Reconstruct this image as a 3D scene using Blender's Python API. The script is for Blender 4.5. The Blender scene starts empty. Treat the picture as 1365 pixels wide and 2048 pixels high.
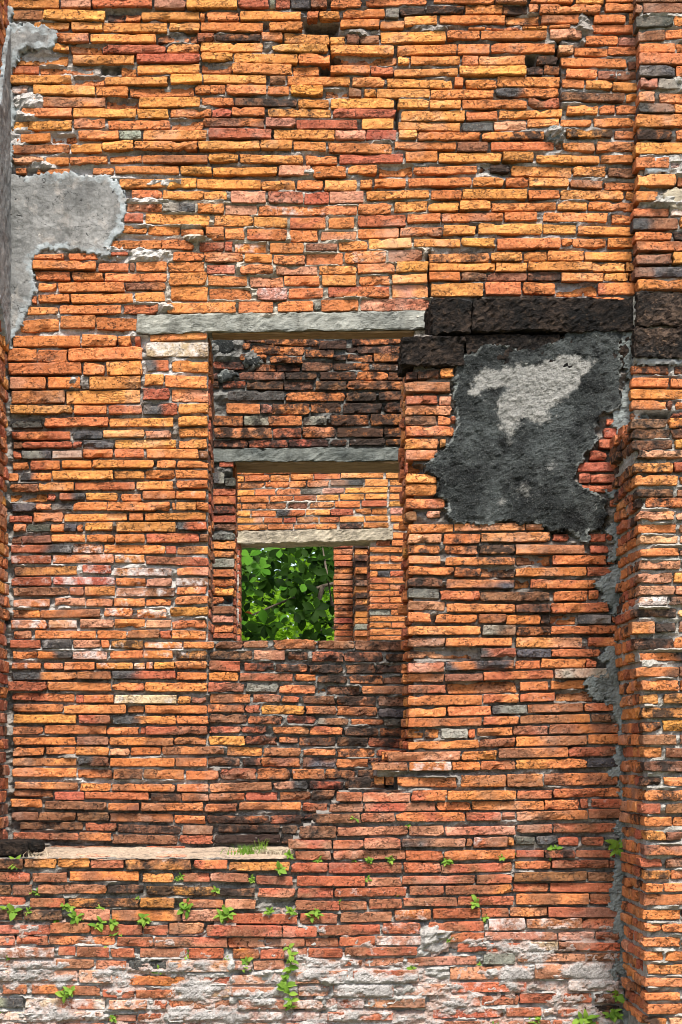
import bpy, math, random, re
import numpy as np
from mathutils import Vector, Matrix

# ---------------------------------------------------------------- camera, sky, sun, exposure
EYE, DIST, FPX, CX, CY = 1.55, 9.0, 3600.0, 600.0, 1500.0      # eye height, metres to the wall, focal length and foot of the view axis in photo pixels
SUN_ELEV, SUN_AZ, SUN_POWER, SUN_ANGLE = 60.0, 15.0, 1.5, 12.0
SKY_STRENGTH, EXPOSURE = 0.055, 2.58
scene = bpy.context.scene
cam_data = bpy.data.cameras.new('camera')
cam = bpy.data.objects.new('camera', cam_data)
scene.collection.objects.link(cam)
cam.location = (0, -DIST, EYE)
cam.rotation_euler = (math.radians(90), 0, 0)
cam_data.sensor_fit = 'VERTICAL'
cam_data.sensor_height = 36.0
cam_data.lens = 36.0 * FPX / 2048.0
cam_data.shift_x = (682.5 - CX) / 2048.0
cam_data.shift_y = (CY - 1024.0) / 2048.0
cam_data.clip_end = 2000
scene.camera = cam
world = bpy.data.worlds.new('World')
scene.world = world
world.use_nodes = True
wn = world.node_tree.nodes
sky = wn.new('ShaderNodeTexSky')
sky.sky_type = 'NISHITA'
sky.sun_disc = False
sky.sun_elevation = math.radians(SUN_ELEV)
sky.sun_rotation = math.radians(180 + SUN_AZ)
sky.air_density, sky.dust_density, sky.ozone_density = 1.0, 3.0, 0.6
world.node_tree.links.new(sky.outputs[0], wn['Background'].inputs[0])
wn['Background'].inputs[1].default_value = SKY_STRENGTH
sun_data = bpy.data.lights.new('sun', 'SUN')
sun_data.energy = SUN_POWER
sun_data.angle = math.radians(SUN_ANGLE)
sun_data.color = (1.0, 0.95, 0.88)
sun = bpy.data.objects.new('sun', sun_data)
scene.collection.objects.link(sun)
_e, _a = math.radians(SUN_ELEV), math.radians(SUN_AZ)
to_sun = Vector((math.sin(_a) * math.cos(_e), -math.cos(_a) * math.cos(_e), math.sin(_e)))
sun.rotation_euler = to_sun.to_track_quat('Z', 'Y').to_euler()
sun.location = to_sun * 30
vs = scene.view_settings
vs.view_transform, vs.look, vs.exposure, vs.gamma, vs.use_curve_mapping = 'Standard', 'None', EXPOSURE, 1.0, False
scene.cycles.max_bounces = 6
scene.cycles.use_denoising = True
scene.cycles.filter_width = 1.0

# ---------------------------------------------------------------- helpers
rng = np.random.default_rng(7)
random.seed(7)
COL = scene.collection

def px2x(px, Y): return (px - CX) / FPX * (DIST + Y)
def py2z(py, Y): return EYE + (CY - py) / FPX * (DIST + Y)
def x2px(x, Y): return CX + x * FPX / (DIST + Y)
def z2py(z, Y): return CY - (z - EYE) * FPX / (DIST + Y)

class Front:                      # a face that looks at the viewer, in the plane y = Y
    flip = False
    def __init__(s, Y): s.Y = Y
    def __call__(s, p): return np.stack([p[:, 0], s.Y - p[:, 2], p[:, 1]], 1)
class SideL:                      # a face that looks left, in the plane x = X; u runs along y
    flip = True
    def __init__(s, X): s.X = X
    def __call__(s, p): return np.stack([s.X - p[:, 2], p[:, 0], p[:, 1]], 1)
class SideR:
    flip = False
    def __init__(s, X): s.X = X
    def __call__(s, p): return np.stack([s.X + p[:, 2], p[:, 0], p[:, 1]], 1)

_T = rng.random((256, 256))
def vnoise(x, y, seed=0):
    x = np.asarray(x, float) + seed * 17.31; y = np.asarray(y, float) + seed * 9.77
    xi = np.floor(x).astype(int); yi = np.floor(y).astype(int)
    fx = x - xi; fy = y - yi
    fx = fx * fx * (3 - 2 * fx); fy = fy * fy * (3 - 2 * fy)
    a = _T[xi & 255, yi & 255]; b = _T[(xi + 1) & 255, yi & 255]
    c = _T[xi & 255, (yi + 1) & 255]; d = _T[(xi + 1) & 255, (yi + 1) & 255]
    return (a * (1 - fx) + b * fx) * (1 - fy) + (c * (1 - fx) + d * fx) * fy
def fbm(x, y, seed=0, octs=3):
    s = 0; a = 0.5; t = 0
    for k in range(octs):
        s = s + a * vnoise(x * 2 ** k, y * 2 ** k, seed + k * 3); t += a; a *= 0.5
    return s / t
def sstep(a, b, x):
    t = np.clip((x - a) / (b - a), 0, 1); return t * t * (3 - 2 * t)
def poly_sd(px, py, poly):        # signed distance to a polygon, positive inside
    P = np.array(poly, float); Q = np.roll(P, -1, 0)
    d2 = np.full(px.shape, 1e18); ins = np.zeros(px.shape, bool)
    for (ax, ay), (bx, by) in zip(P, Q):
        ex, ey = bx - ax, by - ay
        t = np.clip(((px - ax) * ex + (py - ay) * ey) / (ex * ex + ey * ey + 1e-9), 0, 1)
        d2 = np.minimum(d2, (px - ax - t * ex) ** 2 + (py - ay - t * ey) ** 2)
        if ay != by:
            ins ^= ((ay > py) != (by > py)) & (px < ex * (py - ay) / (by - ay) + ax)
    return np.where(ins, 1, -1) * np.sqrt(d2)

def lin(r, g, b, k=1.0):
    f = lambda c: (c / 255 / 12.92 if c / 255 <= 0.04045 else ((c / 255 + 0.055) / 1.055) ** 2.4)
    return np.array([f(r), f(g), f(b)]) * k

def new_mesh(name, verts, faces, material, smooth=True, tint=None, attrs=None):
    me = bpy.data.meshes.new(name)
    me.from_pydata(np.asarray(verts).tolist(), [], faces if isinstance(faces, list) else faces.tolist())
    if smooth: me.polygons.foreach_set('use_smooth', [True] * len(me.polygons))
    if tint is not None:
        a = me.attributes.new('tint', 'FLOAT_COLOR', 'POINT'); a.data.foreach_set('color', np.asarray(tint, np.float32).ravel())
    for k, v in (attrs or {}).items():
        a = me.attributes.new(k, 'FLOAT', 'POINT'); a.data.foreach_set('value', np.asarray(v, np.float32).ravel())
    if material: me.materials.append(material)
    me.update()
    return me
def link(name, me, parent=None, loc=None):
    o = bpy.data.objects.new(name, me); COL.objects.link(o)
    if loc is not None: o.location = loc
    if parent is not None:
        o.parent = parent
        o.matrix_parent_inverse = Matrix.Translation(-Vector(parent.location))
    return o
def centred(name, verts, faces, material, parent, **kw):
    v = np.asarray(verts, float); c = (v.min(0) + v.max(0)) / 2
    return link(name, new_mesh(name, v - c, faces, material, **kw), parent, c)
def thing(name, label, cat, loc, group=None, kind=None):
    o = bpy.data.objects.new(name, None); COL.objects.link(o); o.location = loc
    o.empty_display_size = 0.1
    o['label'] = label; o['category'] = cat; o['kind'] = 'thing'
    if group: o['group'] = group
    if kind: o['kind'] = kind
    return o

# ---------------------------------------------------------------- materials
class NT:
    def __init__(s, name):
        s.m = bpy.data.materials.new(name); s.m.use_nodes = True
        s.t = s.m.node_tree; s.b = s.t.nodes['Principled BSDF']
        s.b.inputs['Specular IOR Level'].default_value = 0.2
    def n(s, t, **kw):
        o = s.t.nodes.new('ShaderNode' + t)
        for k, v in kw.items(): setattr(o, k, v)
        return o
    def l(s, a, b): s.t.links.new(a, b)
    def put(s, sock, v):
        if hasattr(v, 'is_output') or hasattr(v, 'node'): s.l(v, sock)
        elif isinstance(v, (tuple, list, np.ndarray)): sock.default_value = tuple(v) + ((1,) if len(v) == 3 and sock.type == 'RGBA' else ())
        else: sock.default_value = v
    def math(s, op, a, b=0.0, clamp=False):
        o = s.n('Math', operation=op, use_clamp=clamp); s.put(o.inputs[0], a); s.put(o.inputs[1], b); return o.outputs[0]
    def noise(s, vec, scale, detail=3.0, rough=0.5, dist=0.0):
        o = s.n('TexNoise'); s.l(vec, o.inputs['Vector']); o.inputs['Scale'].default_value = scale
        o.inputs['Detail'].default_value = detail; o.inputs['Roughness'].default_value = rough; o.inputs['Distortion'].default_value = dist
        return o.outputs['Fac']
    def mix(s, f, a, b, mode='MIX'):
        o = s.n('Mix', data_type='RGBA', blend_type=mode); s.put(o.inputs[0], f); s.put(o.inputs[6], a); s.put(o.inputs[7], b); return o.outputs[2]
    def ramp(s, v, lo, hi, a=0.0, b=1.0):
        o = s.n('MapRange', clamp=True); s.put(o.inputs[0], v)
        for i, x in enumerate((lo, hi, a, b)): s.put(o.inputs[i + 1], x)
        return o.outputs[0]
    def attr(s, name): return s.n('Attribute', attribute_name=name)
    def pos(s):
        g = s.n('NewGeometry'); return g.outputs['Position']
    def scaled(s, v, k):
        o = s.n('VectorMath', operation='MULTIPLY'); s.l(v, o.inputs[0]); o.inputs[1].default_value = k; return o.outputs[0]
    def bump(s, h, dist, strength=1.0):
        o = s.n('Bump'); s.l(h, o.inputs['Height']); o.inputs['Distance'].default_value = dist; o.inputs['Strength'].default_value = strength
        s.l(o.outputs[0], s.b.inputs['Normal'])
    def done(s, col, rough=0.92):
        s.put(s.b.inputs['Base Color'], col); s.put(s.b.inputs['Roughness'], rough); return s.m

def brick_material():
    t = NT('fired_clay')
    tint = t.attr('tint'); salt = t.attr('salt').outputs['Fac']; wear = t.attr('wear').outputs['Fac']
    p0 = t.pos()
    oi = t.n('ObjectInfo')
    off = t.n('VectorMath', operation='ADD'); t.l(p0, off.inputs[0])
    sc = t.math('MULTIPLY', oi.outputs['Random'], 31.0); cb = t.n('CombineXYZ'); [t.l(sc, cb.inputs[i]) for i in range(3)]
    t.l(cb.outputs[0], off.inputs[1]); p = off.outputs[0]
    big = t.noise(p, 7.0, 3, 0.55); mid = t.noise(p, 26.0, 4, 0.6); fine = t.noise(p, 95.0, 5, 0.7)
    c = t.mix(t.ramp(big, 0.3, 0.7), t.mix(1.0, tint.outputs['Color'], (0.84, 0.74, 0.70), 'MULTIPLY'), t.mix(1.0, tint.outputs['Color'], (1.18, 1.14, 1.02), 'MULTIPLY'))
    c = t.mix(t.ramp(mid, 0.35, 0.7, 0.0, 0.55), c, t.mix(1.0, c, (0.62, 0.52, 0.48), 'MULTIPLY'))
    c = t.mix(1.0, c, t.ramp(fine, 0.28, 0.72, 0.60, 1.34), 'MULTIPLY')
    c = t.mix(t.ramp(t.noise(p, 130.0, 4, 0.7), 0.55, 0.70, 0.0, 0.42), c, t.mix(0.5, t.mix(1.0, tint.outputs['Color'], (1.5, 1.5, 1.5), 'MULTIPLY'), (0.60, 0.44, 0.30)))
    pits = t.ramp(t.noise(p, 62.0, 3, 0.55, 0.6), 0.60, 0.67)
    crk_src = t.noise(t.scaled(p, (1.0, 1.0, 3.2)), 13.0, 4, 0.55, 1.2)
    crk = t.math('SUBTRACT', 1.0, t.ramp(t.math('ABSOLUTE', t.math('SUBTRACT', crk_src, 0.5)), 0.0, 0.020))
    crk = t.math('MULTIPLY', crk, t.ramp(t.noise(p, 9.0, 2), 0.47, 0.57))
    pits = t.math('MULTIPLY', pits, t.ramp(wear, 0.0, 0.7, 0.25, 1.0)); dark = t.math('MAXIMUM', pits, crk)
    c = t.mix(t.math('MULTIPLY', dark, 0.8), c, (0.035, 0.018, 0.010))
    # grime and damp that run across neighbouring bricks
    gr = t.noise(t.scaled(p0, (1.0, 1.0, 0.7)), 2.3, 6, 0.68, 0.4)
    c = t.mix(t.ramp(gr, 0.50, 0.72, 0.0, 0.6), c, t.mix(1.0, c, (0.48, 0.42, 0.40), 'MULTIPLY'))
    c = t.mix(t.ramp(t.noise(p0, 3.1, 5, 0.65), 0.55, 0.75, 0.0, 0.35), c, (0.46, 0.36, 0.29))
    # lichen-black crust in ragged patches, its amount carried by each brick
    crust_n = t.math('ADD', t.math('MULTIPLY', t.noise(p, 15.0, 6, 0.68), 0.75), t.math('MULTIPLY', fine, 0.25))
    crust = t.ramp(t.math('ADD', crust_n, t.math('ADD', t.math('MULTIPLY', tint.outputs['Alpha'], 0.40), t.math('MULTIPLY', t.math('SUBTRACT', gr, 0.5), 0.35))), 0.66, 0.78)
    c = t.mix(t.math('MULTIPLY', crust, 0.93), c, (0.018, 0.015, 0.013))
    # lime bloom
    bl_n = t.math('ADD', t.math('MULTIPLY', t.noise(p, 19.0, 5, 0.65), 0.8), t.math('MULTIPLY', fine, 0.2))
    bloom = t.ramp(t.math('ADD', bl_n, t.math('MULTIPLY', salt, 0.42)), 0.68, 0.84)
    c = t.mix(t.math('MULTIPLY', bloom, 0.75), c, (0.50, 0.46, 0.44))
    h = t.math('ADD', t.math('MULTIPLY', fine, 0.5), t.math('MULTIPLY', mid, 0.9))
    h = t.math('SUBTRACT', h, t.math('MULTIPLY', dark, 0.8))
    t.bump(t.math('MULTIPLY', h, t.ramp(wear, 0.0, 1.2, 0.4, 1.1)), 0.010, 1.0)
    return t.done(c)

def mortar_material(name, dark=(0.05, 0.045, 0.04), amount=0.85):
    t = NT(name)
    tint = t.attr('tint'); p = t.pos()
    big = t.noise(p, 5.0, 4, 0.6); fine = t.noise(p, 60.0, 6, 0.75); grit = t.noise(p, 170.0, 3, 0.6)
    c = t.mix(1.0, tint.outputs['Color'], t.ramp(fine, 0.25, 0.75, 0.55, 1.3), 'MULTIPLY')
    st = t.ramp(t.math('ADD', t.math('MULTIPLY', big, 0.6), t.math('MULTIPLY', t.noise(p, 24.0, 5, 0.7), 0.4)), 0.5, 0.62)
    c = t.mix(t.math('MULTIPLY', st, t.math('MULTIPLY', tint.outputs['Alpha'], amount)), c, dark)
    c = t.mix(t.math('MULTIPLY', t.ramp(t.noise(p, 38.0, 4, 0.7), 0.52, 0.66), t.math('MULTIPLY', tint.outputs['Alpha'], 0.7)), c, (0.03, 0.027, 0.024))
    c = t.mix(t.math('MULTIPLY', t.ramp(grit, 0.6, 0.7), 0.5), c, t.mix(1.0, c, (0.5, 0.48, 0.46), 'MULTIPLY'))
    t.bump(t.math('ADD', t.math('MULTIPLY', fine, 1.0), t.math('MULTIPLY', grit, 0.35)), 0.016, 1.0)
    return t.done(c)

def stucco_material():
    t = NT('grey_stucco'); p = t.pos(); rim = t.attr('rim').outputs['Fac']
    big = t.noise(p, 4.0, 5, 0.6); fine = t.noise(p, 45.0, 6, 0.7); grit = t.noise(p, 160.0, 3, 0.6)
    c = t.mix(t.ramp(big, 0.35, 0.66), (0.225, 0.222, 0.212), (0.118, 0.118, 0.114))
    c = t.mix(t.ramp(t.noise(p, 13.0, 4, 0.6), 0.55, 0.7, 0.0, 0.5), c, (0.37, 0.33, 0.29))
    c = t.mix(1.0, c, t.ramp(fine, 0.25, 0.75, 0.75, 1.2), 'MULTIPLY')
    cr = t.noise(p, 6.0, 4, 0.6, 0.8)
    crk = t.math('SUBTRACT', 1.0, t.ramp(t.math('ABSOLUTE', t.math('SUBTRACT', cr, 0.47)), 0.0, 0.004))
    c = t.mix(t.math('MULTIPLY', crk, 0.75), c, (0.03, 0.03, 0.03))
    pit = t.ramp(t.noise(p, 38.0, 2, 0.5), 0.72, 0.75)
    c = t.mix(pit, c, (0.03, 0.03, 0.03))
    rm = t.ramp(t.math('ADD', rim, t.math('MULTIPLY', t.math('SUBTRACT', t.noise(p, 22.0, 4, 0.6), 0.5), 0.8)), 0.45, 0.6)
    rm = t.math('MULTIPLY', rm, t.ramp(t.noise(p, 9.0, 4, 0.6), 0.36, 0.56))
    st = t.ramp(t.noise(t.scaled(p, (1.6, 1.6, 0.35)), 7.0, 5, 0.65), 0.52, 0.70, 0.0, 0.6)
    c = t.mix(st, c, (0.06, 0.058, 0.054))
    c = t.mix(rm, c, t.mix(t.ramp(fine, 0.3, 0.7), (0.20, 0.228, 0.235), (0.32, 0.345, 0.35)))
    h = t.math('SUBTRACT', t.math('ADD', fine, t.math('MULTIPLY', grit, 0.3)), t.math('ADD', crk, pit))
    t.bump(h, 0.008, 0.7)
    return t.done(c)

def black_stucco_material():
    t = NT('lichen_black_stucco'); p = t.pos()
    worn = t.attr('worn').outputs['Fac']; rim = t.attr('rim').outputs['Fac']
    big = t.noise(p, 5.0, 5, 0.6); fine = t.noise(p, 50.0, 6, 0.75); grit = t.noise(p, 150.0, 4, 0.7); blot = t.noise(p, 14.0, 5, 0.7)
    c = t.mix(t.ramp(t.math('ADD', t.math('MULTIPLY', big, 0.6), t.math('MULTIPLY', blot, 0.4)), 0.42, 0.60), (0.005, 0.006, 0.006), (0.066, 0.075, 0.073))
    c = t.mix(t.ramp(blot, 0.52, 0.66, 0.0, 0.7), c, (0.010, 0.013, 0.012))
    c = t.mix(t.ramp(t.noise(p, 8.5, 5, 0.7), 0.50, 0.66, 0.0, 0.6), c, (0.10, 0.11, 0.106))
    w = t.ramp(t.math('ADD', worn, t.math('MULTIPLY', t.math('SUBTRACT', t.math('ADD', t.math('MULTIPLY', blot, 0.5), t.math('MULTIPLY', fine, 0.5)), 0.5), 1.6)), 0.36, 0.66)
    c = t.mix(t.math('MULTIPLY', w, 0.9), c, t.mix(t.ramp(fine, 0.35, 0.65), (0.17, 0.17, 0.155), (0.36, 0.35, 0.32)))
    sp = t.ramp(t.math('ADD', t.math('MULTIPLY', blot, 0.55), t.math('MULTIPLY', fine, 0.45)), 0.60, 0.68)
    c = t.mix(t.math('MULTIPLY', sp, 0.8), c, (0.20, 0.215, 0.205))
    stn = t.ramp(t.noise(t.scaled(p, (1.4, 1.4, 0.5)), 3.2, 5, 0.65), 0.46, 0.60)
    c = t.mix(t.math('MULTIPLY', stn, t.math('SUBTRACT', 0.72, t.math('MULTIPLY', w, 0.65))), c, (0.007, 0.009, 0.009))
    c = t.mix(t.math('MULTIPLY', t.ramp(grit, 0.56, 0.66), 0.35), c, (0.20, 0.20, 0.185))
    c = t.mix(t.math('MULTIPLY', t.ramp(grit, 0.40, 0.33), 0.75), c, (0.006, 0.006, 0.006))
    rm = t.ramp(t.math('ADD', rim, t.math('MULTIPLY', t.math('SUBTRACT', t.noise(p, 24.0, 4, 0.6), 0.5), 0.9)), 0.55, 0.75)
    rm = t.math('MULTIPLY', rm, t.ramp(t.noise(p, 7.0, 3, 0.6), 0.45, 0.58))
    c = t.mix(t.math('MULTIPLY', rm, 0.75), c, t.mix(t.ramp(fine, 0.35, 0.65), (0.13, 0.15, 0.14), (0.34, 0.35, 0.33)))
    h = t.math('ADD', t.math('MULTIPLY', fine, 1.0), t.math('ADD', t.math('MULTIPLY', grit, 0.5), t.math('MULTIPLY', blot, 0.8)))
    t.bump(h, 0.022, 1.0)
    return t.done(c)

def lime_material():
    t = NT('lime_residue'); p = t.pos(); cov = t.attr('cover').outputs['Fac']
    big = t.noise(p, 7.0, 5, 0.65); fine = t.noise(p, 48.0, 6, 0.75); grit = t.noise(p, 150.0, 4, 0.7)
    c = t.mix(t.ramp(big, 0.36, 0.64), (0.43, 0.405, 0.385), (0.24, 0.225, 0.212))
    c = t.mix(1.0, c, t.ramp(fine, 0.25, 0.75, 0.55, 1.35), 'MULTIPLY')
    thin = t.ramp(t.math('ADD', cov, t.math('MULTIPLY', t.math('SUBTRACT', fine, 0.5), 1.6)), 0.30, -0.10)
    c = t.mix(t.math('MULTIPLY', thin, 0.75), c, (0.36, 0.23, 0.18))
    c = t.mix(t.ramp(grit, 0.44, 0.36, 0.0, 0.75), c, (0.05, 0.045, 0.04))
    t.bump(t.math('ADD', fine, t.math('MULTIPLY', grit, 0.5)), 0.016, 1.0)
    return t.done(c)

def laterite_material(name='laterite', k=1.0):
    t = NT(name); p = t.pos()
    big = t.noise(p, 6.0, 4, 0.6); fine = t.noise(p, 48.0, 5, 0.7)
    pit = t.ramp(t.noise(t.scaled(p, (0.8, 0.8, 1.3)), 40.0, 5, 0.72, 0.5), 0.40, 0.52)
    c = t.mix(t.ramp(big, 0.38, 0.62), (0.009 * k, 0.008 * k, 0.007 * k), (0.046 * k, 0.030 * k, 0.021 * k))
    c = t.mix(t.ramp(fine, 0.55, 0.68, 0.0, 0.6), c, (0.115 * k, 0.070 * k, 0.042 * k))
    lich = t.ramp(t.math('ADD', t.math('MULTIPLY', t.noise(p, 9.0, 5, 0.7), 0.7), t.math('MULTIPLY', fine, 0.3)), 0.62, 0.70)
    c = t.mix(t.math('MULTIPLY', lich, 0.55), c, (0.13, 0.14, 0.125))
    c = t.mix(pit, t.mix(1.0, c, (0.25, 0.22, 0.2), 'MULTIPLY'), c)
    t.bump(t.math('ADD', pit, t.math('MULTIPLY', fine, 0.8)), 0.030, 1.0)
    return t.done(c, 0.95)

def concrete_material(name, a, b, spots=0.3):
    t = NT(name); p = t.pos()
    big = t.noise(p, 5.0, 5, 0.65); fine = t.noise(t.scaled(p, (0.5, 1, 1.3)), 55.0, 6, 0.75); grit = t.noise(p, 190.0, 3, 0.6)
    c = t.mix(t.ramp(big, 0.35, 0.66), a, b)
    c = t.mix(1.0, c, t.ramp(fine, 0.25, 0.75, 0.62, 1.28), 'MULTIPLY')
    c = t.mix(t.ramp(t.noise(t.scaled(p, (1.0, 1.0, 0.4)), 9.0, 6, 0.7), 0.50, 0.68, 0.0, 0.7), c, t.mix(1.0, c, (0.30, 0.29, 0.27), 'MULTIPLY'))
    gr = t.noise(t.scaled(p, (0.35, 1, 1.6)), 17.0, 5, 0.6, 1.0)
    crk = t.math('SUBTRACT', 1.0, t.ramp(t.math('ABSOLUTE', t.math('SUBTRACT', gr, 0.5)), 0.0, 0.012))
    crk = t.math('MULTIPLY', crk, t.ramp(t.noise(p, 5.0, 2), 0.45, 0.6))
    c = t.mix(t.math('MULTIPLY', crk, spots), c, (0.04, 0.04, 0.035))
    t.bump(t.math('SUBTRACT', t.math('ADD', fine, t.math('MULTIPLY', grit, 0.3)), crk), 0.009, 0.9)
    return t.done(c)

def wood_material():
    t = NT('weathered_timber'); p = t.pos()
    g = t.noise(t.scaled(p, (0.8, 9.0, 9.0)), 6.0, 5, 0.6, 0.9)
    c = t.mix(t.ramp(g, 0.35, 0.65), (0.13, 0.075, 0.035), (0.30, 0.19, 0.09))
    t.bump(g, 0.004, 0.6)
    return t.done(c, 0.8)

def leaf_material(name, a, b, trans=0.35, back=None):
    t = NT(name); oi = t.n('ObjectInfo'); p = t.pos()
    f = t.math('ADD', t.math('MULTIPLY', oi.outputs['Random'], 0.6), t.math('MULTIPLY', t.noise(p, 11.0, 3), 0.5))
    c = t.mix(t.ramp(f, 0.15, 0.95), a, b)
    t.b.inputs['Roughness'].default_value = 0.55
    t.b.inputs['Specular IOR Level'].default_value = 0.04
    t.put(t.b.inputs['Base Color'], c)
    tr = t.n('BsdfTranslucent'); t.l(t.mix(1.0, c, back or (1.5, 1.6, 0.7), 'MULTIPLY'), tr.inputs[0])
    mx = t.n('MixShader'); mx.inputs[0].default_value = trans
    t.l(t.b.outputs[0], mx.inputs[1]); t.l(tr.outputs[0], mx.inputs[2])
    t.l(mx.outputs[0], t.t.nodes['Material Output'].inputs[0])
    return t.m

def plain_material(name, a, b, scale=12.0, rough=0.9, bump=0.004):
    t = NT(name); p = t.pos()
    f = t.noise(p, scale, 5, 0.65)
    t.bump(t.noise(p, scale * 4, 4, 0.6), bump, 0.8)
    return t.done(t.mix(t.ramp(f, 0.35, 0.65), a, b), rough)

M_BRICK = brick_material()
M_MORTAR = mortar_material('lime_mortar')
M_STUCCO = stucco_material()
M_LIME = lime_material()
M_BLACK = black_stucco_material()
M_LATERITE = laterite_material('laterite', 0.72)
M_LATERITE2 = laterite_material('brown_laterite', 1.7)
M_CONC = concrete_material('pale_concrete', (0.27, 0.27, 0.235), (0.18, 0.185, 0.165))
M_CONC2 = concrete_material('dark_concrete', (0.15, 0.16, 0.145), (0.075, 0.085, 0.08))
M_CONC3 = concrete_material('tan_concrete', (0.36, 0.31, 0.225), (0.26, 0.22, 0.165))
M_WOOD = wood_material()
M_REPAIR = concrete_material('smeared_cement', (0.20, 0.22, 0.212), (0.13, 0.148, 0.145), 0.3)
M_WEED = leaf_material('weed_leaf', (0.07, 0.16, 0.02), (0.20, 0.30, 0.045), 0.35)
M_STEM = plain_material('weed_stem', (0.10, 0.16, 0.03), (0.16, 0.20, 0.05), 30)
M_BARK = plain_material('bark', (0.045, 0.035, 0.026), (0.09, 0.07, 0.05), 20, 0.95, 0.01)
M_LEAF = leaf_material('broad_leaf', (0.003, 0.011, 0.001), (0.016, 0.043, 0.003), 0.4)  # very dark green: the shade of backlit leaves is put into the colour
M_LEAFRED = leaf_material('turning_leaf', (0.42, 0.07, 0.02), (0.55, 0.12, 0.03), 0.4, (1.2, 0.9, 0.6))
M_LEAFLIT = leaf_material('lit_leaf', (0.035, 0.11, 0.008), (0.07, 0.17, 0.016), 0.4)  # lit copy of the broad leaf, sunlight painted as a brighter green
M_LEAFSUN = leaf_material('sunlit_leaf', (0.09, 0.20, 0.012), (0.34, 0.42, 0.025), 0.45)  # sunshine painted into the bright yellow-green
M_LEAFFAR = leaf_material('far_leaf', (0.04, 0.10, 0.02), (0.09, 0.17, 0.035), 0.4)
M_GROUND = plain_material('earth', (0.10, 0.12, 0.05), (0.17, 0.14, 0.085), 3.0, 0.95, 0.01)
M_STRAW = plain_material('dry_straw', (0.42, 0.36, 0.26), (0.30, 0.24, 0.16), 30)
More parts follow.
